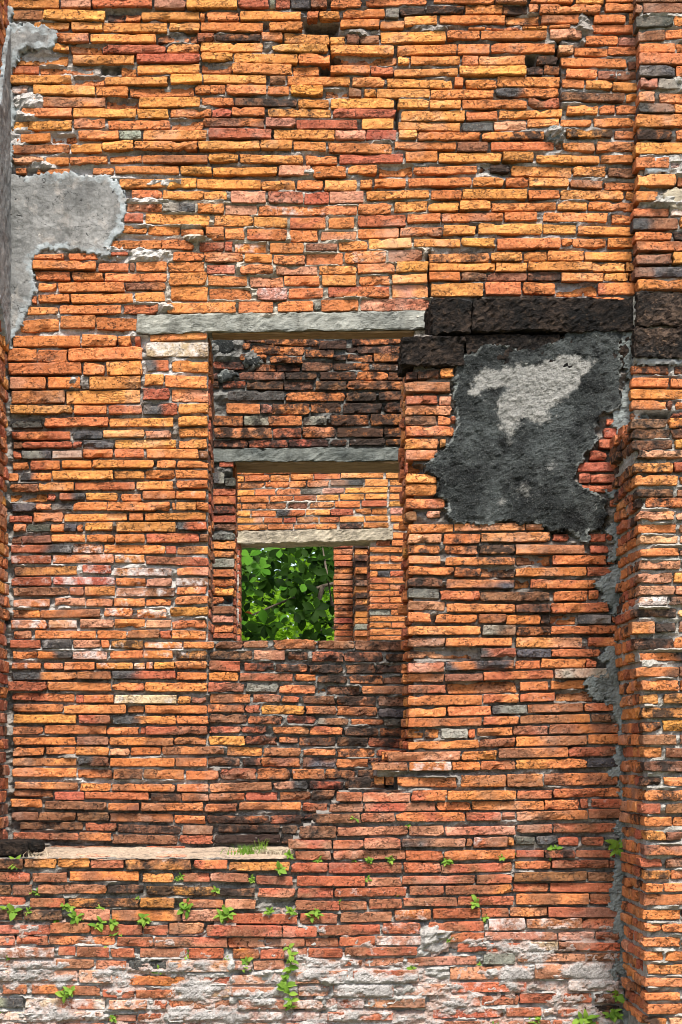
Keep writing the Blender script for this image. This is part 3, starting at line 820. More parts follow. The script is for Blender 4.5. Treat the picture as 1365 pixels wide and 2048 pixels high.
def brick_geo(L, h, depth, code, tilt=0.0, rough=1.0, seg=0.021):
    wear = rng.choice([0.25, 0.5, 0.8, 1.15], p=[0.28, 0.36, 0.22, 0.14]) * rough
    if code[0] in 'md' or 'd' in code: wear = max(wear, 0.8)
    rough = rough * (0.45 + 0.75 * wear)
    nu = int(np.clip(round(L / seg), 3, 18)) + 2; nv = int(np.clip(round(h / 0.016), 2, 4)) + 2
    ce = rng.uniform(0.0025, 0.0045)
    s = np.concatenate([[-1], np.linspace(-1 + 2 * ce / L, 1 - 2 * ce / L, nu - 1), [1]])
    t = np.concatenate([[-1], np.linspace(-1 + 2 * ce / h, 1 - 2 * ce / h, nv - 1), [1]])
    s[2:-2] += rng.uniform(-0.3, 0.3, len(s) - 4) / nu
    S, Tt = np.meshgrid(s, t, indexing='ij')
    u = S * L / 2; v = Tt * h / 2
    r = min(rng.uniform(0.002, 0.009) * (0.5 + 0.5 * rough), h * 0.35)
    dx = np.maximum(0, np.abs(u) - (L / 2 - r)); dy = np.maximum(0, np.abs(v) - (h / 2 - r))
    ln = np.hypot(dx, dy); k = np.where(ln > r, r / np.maximum(ln, 1e-9), 1)
    u = np.sign(u) * (np.minimum(np.abs(u), L / 2 - r) + dx * k); v = np.sign(v) * (np.minimum(np.abs(v), h / 2 - r) + dy * k)
    sd = rng.uniform(0, 200)
    up = S * L / 2
    amp = 0.0031 * rough
    v = v + (fbm(up / 0.04 + sd, 0 * up + 1, 1) - 0.5) * 2 * amp * (Tt + 1) / 2 + (fbm(up / 0.04 + sd, 0 * up + 7, 2) - 0.5) * 2 * amp * (1 - Tt) / 2
    u = u + (vnoise(Tt * 1.5 + sd, 0 * up + 3, 4) - 0.5) * 0.008 * rough * np.abs(S) ** 3
    edge = np.minimum(L / 2 * (1 - np.abs(S)), h / 2 * (1 - np.abs(Tt)))
    e = rng.uniform(0.002, 0.005) * (0.7 + 0.3 * rough)
    n = -e * (1 - np.clip(edge / ce, 0, 1)) * rng.uniform(0.3, 1.5, edge.shape)
    n = n + (fbm(up / 0.06 + sd, v / 0.03 + 5, 5) - 0.5) * 0.009 * rough + rng.normal(0, 0.0005 + 0.0006 * wear, n.shape)
    if rng.random() < 0.3 * rough:                                              # a flake gone along one edge
        cu, wd, sg = rng.uniform(-L / 2, L / 2), rng.uniform(0.03, 0.09), rng.choice([-1, 1])
        q = np.clip(1 - ((u - cu) / wd) ** 2, 0, 1) * sstep(-0.1, 0.9, sg * v / (h / 2))
        n = n - q * rng.uniform(0.006, 0.014)
    for _ in range(rng.poisson(0.75 * rough)):                                   # broken corners and edges
        cu = rng.choice([-1, 1]) * L / 2 if rng.random() < 0.45 else rng.uniform(-L / 2, L / 2)
        cv = rng.choice([-1, 1]) * h / 2; R = rng.uniform(0.010, 0.036)
        q = np.clip(1 - ((u - cu) ** 2 + ((v - cv) * 1.3) ** 2) / R ** 2, 0, 1)
        n = n - q * rng.uniform(0.004, 0.016); v = v - q * np.sign(cv) * rng.uniform(0, 0.008)
    if 'm' in code:                                                             # face broken away
        cu = rng.uniform(-0.3, 0.3) * L
        n = n - 0.012 * np.cos(np.clip((u - cu) / (L * 0.62), -1, 1) * math.pi / 2) - (v / h + 0.5) * 0.014
    v = v + u * math.tan(tilt)
    idx = np.arange((nu + 1) * (nv + 1)).reshape(nu + 1, nv + 1)
    pts = [np.stack([u.ravel(), v.ravel(), n.ravel()], 1)]
    a = idx[:-1, :-1].ravel(); b = idx[1:, :-1].ravel(); c = idx[1:, 1:].ravel(); d = idx[:-1, 1:].ravel()
    faces = np.stack([a, b, c, d], 1).tolist()
    loop = np.concatenate([idx[:, 0], idx[-1, 1:], idx[::-1, -1][1:], idx[0, ::-1][1:-1]])
    base = pts[0][loop]; cen = pts[0].mean(0); prev = loop; off = len(pts[0])
    for f in (0.12, 0.45, 1.0):
        ring = base.copy(); ring[:, 2] = base[:, 2] * (1 - f) - depth * f
        ring[:, :2] += rng.normal(0, 0.0012 * rough, ring[:, :2].shape) + (cen[:2] - ring[:, :2]) * 0.01
        cur = np.arange(off, off + len(ring)); off += len(ring); pts.append(ring)
        p2, c2 = np.roll(prev, -1), np.roll(cur, -1)
        faces += np.stack([prev, cur, c2, p2], 1).tolist(); prev = cur
    P = np.concatenate(pts)
    base_c = TONE[code[0]] * np.array([1, 1, 1])
    j = rng.normal(0, 1, 3)
    base_c = base_c * (1 + 0.09 * j[0]) * np.array([1, 1 + 0.045 * j[1], 1 + 0.08 * j[2]])
    col = np.tile(base_c, (len(P), 1)); crust = 0.04 + 0.10 * rng.random(); salt = 0.16 * rng.random()
    sgn = rng.choice([-1, 1]); w = fbm(P[:, 0] / 0.09 + sd, P[:, 1] / 0.06 + sd, 9)
    for ch in code[1:]:
        if ch == 'd': crust = max(crust, rng.uniform(0.42, 0.66))
        elif ch == 'D': crust = rng.uniform(0.56, 0.84)
        elif ch == 'w': salt = rng.uniform(0.25, 0.6)
        elif ch == 'k':
            m = sstep(-0.1, 0.15, sgn * P[:, 0] / L + (w - 0.5) * 0.5)[:, None]; col = col * (1 - m) + TONE['k'] * m
        elif ch in 'mx': pass
        else:
            m = (sstep(0.35, 0.65, w + 0.15 * sgn * P[:, 0] / L) * 0.8)[:, None]; col = col * (1 - m) + TONE[ch] * m
    if code[0] == 'd': crust = rng.uniform(0.55, 0.8)
    if code[0] == 'b': crust = max(crust, rng.uniform(0.18, 0.36))
    if code[0] == 'w': salt = rng.uniform(0.35, 0.7)
    if code[0] == 'k': crust = rng.uniform(0.1, 0.3)
    tint = np.concatenate([np.clip(col, 0.01, 0.9), np.full((len(P), 1), crust)], 1)
    return P, faces, tint, np.full(len(P), salt), np.full(len(P), min(wear, 1.2))

class Wall:
    """A masonry thing: gathers its bricks, then links the largest 300 one by one and the rest as one part."""
    def __init__(s, root, limit=296): s.root, s.limit, s.b, s.rest = root, limit, [], []
    def add(s, frame, u0, u1, v0, v1, depth, code, n0=0.0, tilt=0.0, rough=1.0, rest=False, seg=0.021):
        if u1 - u0 < 0.006 or v1 - v0 < 0.005: return
        P, F, tint, salt, wear = brick_geo(u1 - u0, v1 - v0, depth, code, tilt, rough, seg)
        P = P + np.array([(u0 + u1) / 2, (v0 + v1) / 2, n0])
        if frame.flip: F = [f[::-1] for f in F]
        (s.rest if rest else s.b).append(((u1 - u0) * (v1 - v0), frame(P), F, tint, salt, wear))
    def finish(s):
        s.b.sort(key=lambda q: -q[0])
        for a, P, F, tint, salt, wear in s.b[:s.limit]:
            centred('brick', P, F, M_BRICK, s.root, tint=tint, attrs={'salt': salt, 'wear': wear}, smooth=False)
        more = s.b[s.limit:] + s.rest
        if more:
            V, FF, T, S2, W2, o = [], [], [], [], [], 0
            for a, P, F, tint, salt, wear in more:
                W2.append(wear); V.append(P); FF += [[i + o for i in f] for f in F]; T.append(tint); S2.append(salt); o += len(P)
            ob = centred('small_bricks', np.concatenate(V), FF, M_BRICK, s.root, tint=np.concatenate(T), attrs={'salt': np.concatenate(S2), 'wear': np.concatenate(W2)}, smooth=False)
            ob['kind'] = 'stuff'

TOK = re.compile(r'(-?\d+)-(-?\d+)([a-z]+)(-?\d+)-(-?\d+)')
def survey(key):
    """Courses of one wall in photo pixels: x0, x1, top, bottom, tone, course id, tilt."""
    B = []; row = 0
    for (ox, oy, k), text in SURVEY[key]:
        for line in text.strip().splitlines():
            got = [(ox + int(a) * k, ox + int(b) * k, oy + int(t) * k, oy + int(q) * k, c) for a, b, c, t, q in TOK.findall(line)]
            for g in got: B.append(list(g) + [row])
            row += 1
    n = len(B)
    A = np.array([[b[0], b[1], b[2], b[3]] for b in B])
    for _ in range(4):                                       # no two bricks may share a place: part them by half the overlap
        for i in range(n):
            ox = np.minimum(A[i, 1], A[:, 1]) - np.maximum(A[i, 0], A[:, 0])
            oy = np.minimum(A[i, 3], A[:, 3]) - np.maximum(A[i, 2], A[:, 2])
            for j in np.nonzero((ox > -0.8) & (oy > -0.8))[0]:
                if j <= i: continue
                ci, cj = (A[i, 2] + A[i, 3]) / 2, (A[j, 2] + A[j, 3]) / 2
                if abs(ci - cj) > 0.45 * min(A[i, 3] - A[i, 2], A[j, 3] - A[j, 2]):
                    if ox[j] < 1.0: continue
                    d = (oy[j] + 1.2) / 2; up, lo = (i, j) if ci < cj else (j, i)
                    A[up, 3] -= d; A[lo, 2] += d
                else:
                    d = (ox[j] + 1.0) / 2; le, ri = (i, j) if A[i, 0] < A[j, 0] else (j, i)
                    A[le, 1] -= d; A[ri, 0] += d
    out = []
    for i, b in enumerate(B):
        sl = []
        for j in (i - 1, i + 1):
            if 0 <= j < n and B[j][5] == b[5]:
                dx = (A[j, 0] + A[j, 1] - A[i, 0] - A[i, 1]) / 2
                dy = (A[j, 2] + A[j, 3] - A[i, 2] - A[i, 3]) / 2
                if abs(dx) > 12 and abs(dy) < 10: sl.append(-dy / dx)
        tilt = np.clip(0.6 * np.mean(sl) if sl else 0, -0.05, 0.05) + rng.normal(0, 0.006)
        out.append((A[i, 0], A[i, 1], A[i, 2], A[i, 3], b[4], b[5], tilt))
    return out

FOOT = []
HOLES = []                      # photo-pixel boxes where bricks are missing, per plane
def lay(wall, key, Y, rough=1.0, depth=0.10, proud=0.006, seg=0.021, grow=0.0, recode=None):
    fr = Front(Y); rows = survey(key)
    for x0, x1, y0, y1, code, row, tilt in rows:
        if recode: code = recode(code, y0)
        if code[0] == 'x':
            HOLES.append((Y, x0, x1, y0, y1)); continue
        n0 = rng.normal(0, proud)
        if 'm' in code: n0 -= rng.uniform(0.010, 0.022)
        if code[0] == 'd': n0 -= 0.006
        FOOT.append((Y, x0, x1, y0, y1, n0))
        wall.add(fr, px2x(x0 - grow + 0.4, Y), px2x(x1 + grow - 0.4, Y), py2z(y1 + grow - 0.55, Y), py2z(y0 - grow + 0.55, Y), depth, code, n0, tilt, rough, seg=seg)
    return rows
def fill(wall, Y, x0, x1, y0, y1, pitch=27.0, hgt=20.0, codes='ooyor', lens=(62, 124), depth=0.1, rough=1.0, frame=None):
    y = y0
    while y + hgt <= y1 + 1:
        x = x0 - rng.uniform(0, 40)
        while x < x1:
            w = rng.choice(lens) * rng.uniform(0.9, 1.1)
            a, b = max(x, x0), min(x + w, x1)
            if b - a > 10:
                wall.add(frame or Front(Y), px2x(a, Y), px2x(b - 4, Y), py2z(y + hgt, Y), py2z(y, Y), depth, rng.choice(list(codes)), rng.normal(0.010, 0.005), rng.normal(0, 0.006), rough, rest=True, seg=0.035)
            x += w
        y += pitch * rng.uniform(0.95, 1.05)

def core(root, name, frame, u0, u1, v0, v1, res, inside, height, tint, depth, material=None):
    """Mortar body: an uneven front with its real thickness, cut to the mask."""
    nu = max(2, int(round((u1 - u0) / res))); nv = max(2, int(round((v1 - v0) / res)))
    U, V = np.meshgrid(np.linspace(u0, u1, nu + 1), np.linspace(v0, v1, nv + 1), indexing='ij')
    uc = (U[:-1, :-1] + U[1:, 1:]) / 2; vc = (V[:-1, :-1] + V[1:, 1:]) / 2
    m = inside(uc, vc)
    N = height(U, V)
    idx = np.arange(U.size).reshape(U.shape)
    F = np.stack([idx[:-1, :-1][m], idx[1:, :-1][m], idx[1:, 1:][m], idx[:-1, 1:][m]], 1)
    off = U.size
    P = np.concatenate([np.stack([U.ravel(), V.ravel(), N.ravel()], 1), np.stack([U.ravel(), V.ravel(), np.full(U.size, -depth)], 1)])
    mp = np.pad(m, 1)
    E = []
    l = mp[1:-1, 1:-1] & ~mp[:-2, 1:-1]; E.append(np.stack([idx[:-1, 1:][l], idx[:-1, :-1][l]], 1))
    l = mp[1:-1, 1:-1] & ~mp[2:, 1:-1]; E.append(np.stack([idx[1:, :-1][l], idx[1:, 1:][l]], 1))
    l = mp[1:-1, 1:-1] & ~mp[1:-1, :-2]; E.append(np.stack([idx[:-1, :-1][l], idx[1:, :-1][l]], 1))
    l = mp[1:-1, 1:-1] & ~mp[1:-1, 2:]; E.append(np.stack([idx[1:, 1:][l], idx[:-1, 1:][l]], 1))
    E = np.concatenate(E)
    W4 = np.stack([E[:, 1], E[:, 0], E[:, 0] + off, E[:, 1] + off], 1)
    BK = F[:, ::-1] + off
    F = np.concatenate([F, W4, BK])
    T = tint(U, V).reshape(-1, 4); T = np.concatenate([T, T])
    used = np.unique(F); remap = np.full(len(P), -1); remap[used] = np.arange(len(used))
    F = remap[F]
    if frame.flip: F = F[:, ::-1]
    P = P + rng.normal(0, 0.0013, P.shape)
    return centred(name, frame(P[used]), F, material or M_MORTAR, root, tint=T[used], smooth=False)

def front_core(root, Y, x0, x1, y0, y1, inside, base, tint, depth, res=0.0125, name='mortar', blobs=(), zones=()):
    """front_core in photo pixels; zones = (x0, x1, y0, y1, extra height), blobs = (x, y, rx, ry, height)."""
    def height(U, V):
        x = x2px(U, Y); y = z2py(V, Y)
        n = base - 0.007 + (fbm(x / 44, y / 15, 3) - 0.5) * 0.095 + (fbm(x / 7, y / 6, 8) - 0.5) * 0.016
        for a, b, c, d, e in zones:
            n = n + e * sstep(a - 12, a + 12, x) * sstep(b + 12, b - 12, x) * sstep(c - 8, c + 8, y) * sstep(d + 8, d - 8, y)
        gx, gy = x[:, 0], y[0, :]
        for fy, a, b, c, d, e in FOOT:
            if abs(fy - Y) < 1e-6:
                i0, i1 = np.searchsorted(gx, (a, b)); j0, j1 = np.searchsorted(-gy, (-d, -c))
                n[i0:i1, j0:j1] = np.minimum(n[i0:i1, j0:j1], e - 0.018)
        for bx, by, rx, ry, e in blobs:
            q = ((x - bx) / rx) ** 2 + ((y - by) / ry) ** 2 + (fbm(x / 16, y / 12, 21) - 0.5) * 1.5
            n = n + (e * 0.80 + 0.004) * sstep(1.15, 0.55, q) * (0.15 + 1.55 * fbm(x / 10, y / 7, 33, 4))
        for hy, a, b, c, d in HOLES:
            if abs(hy - Y) < 1e-6: n = n - (0.05 + 0.10 * fbm(x / 14, y / 8, 44)) * sstep(a - 4, a + 5, x) * sstep(b + 4, b - 5, x) * sstep(c - 3, c + 4, y) * sstep(d + 3, d - 4, y)
        return n
    return core(root, name, Front(Y), px2x(x0, Y), px2x(x1, Y), py2z(y1, Y), py2z(y0, Y), res,
                lambda u, v: inside(x2px(u, Y), z2py(v, Y)), height, lambda u, v: tint(x2px(u, Y), z2py(v, Y)), depth)

def tinted(*zones, base=((0.29, 0.26, 0.23), 0.8)):
    """Mortar pigment by mix: zones = (x0, x1, y0, y1, colour, stain)."""
    def f(x, y):
        c = np.empty(x.shape + (4,)); c[..., :3] = base[0]; c[..., 3] = base[1]
        for a, b, cc, d, col, st in zones:
            w = (sstep(a - 25, a + 25, x + (fbm(x / 30, y / 30, 5) - 0.5) * 60) * sstep(b + 25, b - 25, x) * sstep(cc - 20, cc + 20, y + (fbm(x / 30, y / 30, 6) - 0.5) * 40) * sstep(d + 20, d - 20, y))[..., None]
            c = c * (1 - w) + np.array(tuple(col) + (st,)) * w
        return c
    return f

def coat(root, name, frame, poly, conv, thick, material, res=0.010, wob=5.0, ramp=4.0, sink=0.03, rough=0.004, extra=None, rimw=24.0, seed=0, jit=0.0006):
    """A coat of plaster lying on masonry: outline in photo pixels, its edge dips below the brick faces."""
    P = np.array(poly, float)
    (u0, v1), (u1, v0) = conv(P[:, 0].min() - 12, P[:, 1].min() - 12), conv(P[:, 0].max() + 12, P[:, 1].max() + 12)
    nu = max(3, int((u1 - u0) / res)); nv = max(3, int((v1 - v0) / res))
    U, V = np.meshgrid(np.linspace(u0, u1, nu + 1), np.linspace(v0, v1, nv + 1), indexing='ij')
    x, y = conv.inv(U, V)
    sd = poly_sd(x, y, poly) + (fbm(x / 17, y / 15, 40 + seed, 4) - 0.5) * 2 * wob + (fbm(x / 5, y / 4, 45 + seed, 2) - 0.5) * 9
    N = -sink + (thick + sink) * sstep(-ramp, ramp, sd) + (fbm(x / 26, y / 22, 50 + seed, 4) - 0.5) * rough * 3 + (fbm(x / 6, y / 6, 60 + seed, 2) - 0.5) * rough
    ok = sd > -ramp - 2
    m = ok[:-1, :-1] & ok[1:, :-1] & ok[1:, 1:] & ok[:-1, 1:]
    idx = np.arange(U.size).reshape(U.shape)
    F = np.stack([idx[:-1, :-1][m], idx[1:, :-1][m], idx[1:, 1:][m], idx[:-1, 1:][m]], 1)
    att = {'rim': np.clip(1 - sd / rimw, 0, 1)}
    if extra: att.update(extra(x, y))
    used = np.unique(F); remap = np.full(U.size, -1); remap[used] = np.arange(len(used)); F = remap[F]
    if frame.flip: F = F[:, ::-1]
    pts = np.stack([U.ravel(), V.ravel(), N.ravel()], 1)[used] + rng.normal(0, jit, (len(used), 3))
    return centred(name, frame(pts), F, material, root, smooth=jit < 0.0009, attrs={k: v.ravel()[used] for k, v in att.items()})
def crust(root, Y, x0, x1, y0, y1, res=0.0075, seed=0, blobs=(), level=0.0):
    """Eroded lime residue spread over bricks and joints alike, thicker towards the foot."""
    U, V = np.meshgrid(np.arange(px2x(x0, Y), px2x(x1, Y), res), np.arange(py2z(y1, Y), py2z(y0, Y), res), indexing='ij')
    x, y = x2px(U, Y), z2py(V, Y)
    cov = (fbm(x / 70, y / 30, 90 + seed, 4) - 0.5) * 1.7 + (fbm(x / 15, y / 9, 95 + seed, 3) - 0.5) * 0.9 + level
    cov = cov + np.interp(y, [y0, y0 + 60, y0 + 110, y1], [-0.75, -0.30, -0.02, 0.02])
    for bx, by, rx, ry, e in blobs:
        cov = cov + e * np.exp(-((x - bx) / rx) ** 2 - ((y - by) / ry) ** 2)
    foot = np.full(x.shape, -0.012); gx, gy = x[:, 0], y[0, :]
    for fy, a, b, c, d, e in FOOT:
        if abs(fy - Y) < 1e-6:
            i0, i1 = np.searchsorted(gx, (a, b)); j0, j1 = np.searchsorted(-gy, (-d, -c)); foot[i0:i1, j0:j1] = e
    for _ in range(1):
        foot = (foot + np.roll(foot, 1, 0) + np.roll(foot, -1, 0) + np.roll(foot, 1, 1) + np.roll(foot, -1, 1)) / 5
    N = foot + np.clip(cov * 0.030, -0.03, 0.010) + 0.001 + (fbm(x / 5, y / 4, 97, 3) - 0.5) * 0.008
    ok = cov > -0.35; m = ok[:-1, :-1] & ok[1:, :-1] & ok[1:, 1:] & ok[:-1, 1:]
    idx = np.arange(U.size).reshape(U.shape); F = np.stack([idx[:-1, :-1][m], idx[1:, :-1][m], idx[1:, 1:][m], idx[:-1, 1:][m]], 1)
    used = np.unique(F); remap = np.full(U.size, -1); remap[used] = np.arange(len(used))
    pts = np.stack([U.ravel(), V.ravel(), N.ravel()], 1)[used] + rng.normal(0, 0.0009, (len(used), 3))
    return centred('lime_crust', Front(Y)(pts), remap[F], M_LIME, root, smooth=False, attrs={'cover': cov.ravel()[used]})
class Conv:
    def __init__(s, Y): s.Y = Y
    def __call__(s, x, y): return (px2x(x, s.Y), py2z(y, s.Y))
    def inv(s, U, V): return (x2px(U, s.Y), z2py(V, s.Y))
class ConvSide:                   # side faces: 'x' is 400 units per metre along y
    def __init__(s, Yref): s.Yref = Yref
    def __call__(s, x, y): return (x / 400.0, py2z(y, s.Yref))
    def inv(s, U, V): return (U * 400.0, z2py(V, s.Yref))

def block(root, name, frame, u0, u1, v0, v1, depth, material, n0=0.0, seg=0.03, amp=0.012, rnd=0.014, taper=(0, 0), jit=0.0012):
    """A dressed stone or beam: finely gridded box with worn faces."""
    L, h = u1 - u0, v1 - v0
    nu, nv, nd = [max(2, int(round(q / seg))) + 2 for q in (L, h, depth)]
    gu, gv, gd = [np.concatenate([[0], np.linspace(rnd / q, 1 - rnd / q, k - 1), [1]]) for q, k in ((L, nu), (h, nv), (depth, nd))]
    pts, faces = {}, []
    V = []
    def vid(i, j, k):
        if (i, j, k) not in pts:
            pts[(i, j, k)] = len(V); V.append((gu[i], gv[j], gd[k]))
        return pts[(i, j, k)]
    for i in range(nu):
        for j in range(nv):
            faces.append([vid(i, j, nd), vid(i + 1, j, nd), vid(i + 1, j + 1, nd), vid(i, j + 1, nd)])
            faces.append([vid(i, j, 0), vid(i, j + 1, 0), vid(i + 1, j + 1, 0), vid(i + 1, j, 0)])
    for i in range(nu):
        for k in range(nd):
            faces.append([vid(i, 0, k), vid(i + 1, 0, k), vid(i + 1, 0, k + 1), vid(i, 0, k + 1)])
            faces.append([vid(i, nv, k), vid(i, nv, k + 1), vid(i + 1, nv, k + 1), vid(i + 1, nv, k)])
    for j in range(nv):
        for k in range(nd):
            faces.append([vid(0, j, k), vid(0, j, k + 1), vid(0, j + 1, k + 1), vid(0, j + 1, k)])
            faces.append([vid(nu, j, k), vid(nu, j + 1, k), vid(nu, j + 1, k + 1), vid(nu, j, k + 1)])
    q = np.array(V); D = np.array([L, h, depth])
    p = (q - 0.5) * D
    lim = D / 2 - rnd; inn = np.clip(p, -lim, lim); dv = p - inn; ln = np.linalg.norm(dv, axis=1, keepdims=True)
    p = inn + np.where(ln > rnd, dv * (rnd / np.maximum(ln, 1e-9)), dv)
    s = rng.uniform(0, 100)
    for ax, (a, b) in enumerate(((1, 2), (0, 2), (0, 1))):
        sg = np.sign(q[:, ax] - 0.5) * (np.abs(q[:, ax] - 0.5) > 0.499)
        p[:, ax] += sg * (fbm(p[:, a] / 0.10 + s + ax * 9 + sg, p[:, b] / 0.08 + s, 13 + ax, 4) - 0.5) * 2 * amp
    p[:, 1] += (q[:, 0] * taper[1] + (1 - q[:, 0]) * taper[0])
    P = p + np.array([(u0 + u1) / 2, (v0 + v1) / 2, n0 - depth / 2])
    P = P + rng.normal(0, jit, P.shape)
    if frame.flip: faces = [f[::-1] for f in faces]
    return centred(name, frame(P), faces, material, root, smooth=False)

# ---------------------------------------------------------------- ground
gm = new_mesh('ground', [(-400, -60, 0), (400, -60, 0), (400, 900, 0), (-400, 900, 0)], [[0, 1, 2, 3]], M_GROUND)
g = link('ground', gm); g['kind'] = 'structure'; g['label'] = 'earth and grass at the foot of the ruined walls'; g['category'] = 'ground'

LIGHT = (0.50, 0.47, 0.44); CREAM = (0.42, 0.38, 0.31); GREY = (0.22, 0.21, 0.19); DARKM = (0.23, 0.205, 0.18); WHITE = (0.44, 0.42, 0.39)

# ---------------------------------------------------------------- main wall
root_main = thing('brick_wall', 'tall weathered orange brick wall with concrete lintel over a window opening', 'wall', (0, 0, 0))
wall_main = Wall(root_main)
rows_main = lay(wall_main, 'main', 0.0, recode=lambda c, y: c + ('w' if 1085 < y < 1325 and rng.random() < 0.45 else '') + ('b' if c[0] in 'oyr' and 'b' not in c and rng.random() < 0.55 * np.clip((y - 1350) / 250, 0, 1) else ''))
for q in ((791, 797, 190, 256), (660, 667, 76, 150), (857, 862, 500, 592), (798, 804, 440, 500), (406, 412, 448, 470), (1116, 1121, 70, 175), (1117, 1122, 90, 240)): HOLES.append((0.0,) + q)
def main_inside(x, y):
    op = (x > 414) & (x < 830) & (y > 634)
    return ~op
front_core(root_main, 0.0, -80, 1440, -180, 2140, main_inside, -0.026,
           tinted((-60, 130, 0, 720, LIGHT, 0.4), (20, 260, 230, 380, LIGHT, 0.2), (210, 360, 340, 620, LIGHT, 0.25), (335, 862, 380, 640, CREAM, 0.25), (1110, 1300, 90, 600, (0.36, 0.34, 0.32), 0.6),
                  (560, 1280, 180, 360, (0.37, 0.35, 0.32), 0.6), (10, 420, 640, 760, LIGHT, 0.25), (20, 420, 1080, 1320, WHITE, 0.1), (20, 420, 1530, 1570, LIGHT, 0.3), (20, 420, 1580, 1720, DARKM, 0.8)),
           0.47, blobs=[(640, 345, 60, 9, 0.02), (735, 62, 40, 9, 0.03), (1170, 55, 18, 32, 0.035), (1110, 268, 20, 18, 0.045), (860, 55, 38, 9, 0.03), (225, 507, 34, 14, 0.035),
                        (150, 765, 14, 14, 0.03), (300, 505, 40, 14, 0.03), (60, 210, 40, 30, 0.03), (40, 270, 28, 20, 0.03), (330, 620, 18, 14, 0.04), (330, 365, 60, 8, 0.03), (390, 475, 26, 9, 0.03),
                        (290, 400, 50, 8, 0.03), (390, 820, 22, 12, 0.02), (70, 330, 60, 8, 0.03), (150, 300, 90, 6, 0.02), (1240, 150, 40, 10, 0.02)],
           zones=[(-60, 120, 0, 720, 0.010), (1110, 1300, 80, 600, 0.008), (335, 862, 380, 640, 0.022), (20, 420, 1090, 1320, 0.010), (60, 420, 1500, 1570, 0.010), (210, 340, 340, 620, 0.010), (286, 420, 660, 860, 0.008)])
fill(wall_main, 0.0, -70, 1300, -165, -8)
# left reveal of the window opening
XJ = px2x(420, 0)
fr = SideR(XJ)
for x0, x1, y0, y1, code, row, tilt in rows_main:
    if 400 < x1 < 436 and 655 < y0 < 1285:
        z0, z1 = py2z(y1, 0), py2z(y0, 0)
        c = rng.uniform(0.24, 0.34)
        wall_main.add(fr, 0.105, c - 0.008, z0, z1, 0.06, rng.choice(['r', 'b', 'ob', 'rb']), rng.normal(-0.004, 0.004))
        wall_main.add(fr, c, 0.47, z0, z1, 0.06, rng.choice(['r', 'b', 'ob', 'rb']), rng.normal(-0.004, 0.004))
wall_main.finish()
# concrete lintel with its timber board
F0 = Front(0.0)
lt = block(root_main, 'lintel', F0, px2x(274, 0), px2x(862, 0), py2z(662, 0), py2z(626, 0), 0.15, M_CONC, n0=0.010, seg=0.022, amp=0.010, rnd=0.006, taper=(-0.012, 0.010), jit=0.0018)
block(lt, 'soffit_board', Front(0.012), px2x(424, 0), px2x(829, 0), py2z(665, 0), py2z(661.5, 0), 0.128, M_WOOD, n0=0.0, amp=0.0015, rnd=0.002, taper=(-0.006, 0.004))
block(root_main, 'bearing_stone', F0, px2x(830, 0), px2x(868, 0), py2z(672, 0), py2z(659, 0), 0.14, M_CONC3, n0=-0.012, amp=0.004, rnd=0.006)
left_poly = [(12, 8), (26, 14), (24, 46), (60, 47), (110, 58), (113, 80), (105, 97), (62, 98), (40, 105), (34, 130), (26, 140), (22, 165), (24, 190), (38, 215), (30, 240), (23, 280), (26, 320), (19, 347), (70, 350), (130, 345), (215, 350),
             (240, 365), (250, 395), (256, 425), (247, 455), (224, 485), (220, 511), (195, 514), (130, 500), (80, 505), (67, 520), (65, 540), (72, 560), (76, 580), (63, 600), (55, 630), (43, 660), (26, 688), (10, 705), (-30, 710), (-30, 0)]
coat(root_main, 'stucco_patch', F0, left_poly, Conv(0.0), 0.008, M_STUCCO, seed=1, wob=8, ramp=1.4, res=0.006, rimw=30)
# stray stones bedded in the wall
for a, b, c, d in ((1096, 1128, 250, 284),):
    block(root_main, 'packing_stone', F0, px2x(a, 0), px2x(b, 0), py2z(d, 0), py2z(c, 0), 0.06, M_REPAIR, n0=0.012, seg=0.015, amp=0.010, rnd=0.025)

# ---------------------------------------------------------------- infill under the window
root_in = thing('brick_infill', 'darker sooty brick infill blocking the lower half of the old doorway', 'wall', (px2x(620, 0), 0.0, 0))
wall_in = Wall(root_in)
lay(wall_in, 'infill', 0.012, rough=1.35, recode=lambda c, y: c + ('b' if c[0] in 'or' and rng.random() < 0.6 else '') + ('D' if y > 1500 and rng.random() < 0.14 else 'd' if rng.random() < 0.3 else ''))  # lower bricks blackened so the stepped edge reads deeper, shade put into colour
front_core(root_in, 0.012, 414, 832, 1281, 2140, lambda x, y: x > 0, -0.022, tinted((400, 850, 1270, 1540, GREY, 0.7), base=(DARKM, 0.8)), 0.44, zones=[(400, 850, 1270, 1540, 0.006)])
# flat top course behind the front edge of the sill
xx = px2x(417, 0)
while xx < px2x(826, 0):
    w = rng.uniform(0.16, 0.3)
    for (ya, yb) in ((0.13, 0.28), (0.29, 0.44)):
        z1 = py2z(1281, 0)
        wall_in.add(Front(ya), xx, min(xx + w - 0.01, px2x(828, 0)), z1 - 0.045, z1 - rng.uniform(0, 0.008), yb - ya, 'b', 0.0, rest=True)
    xx += w
wall_in.finish()

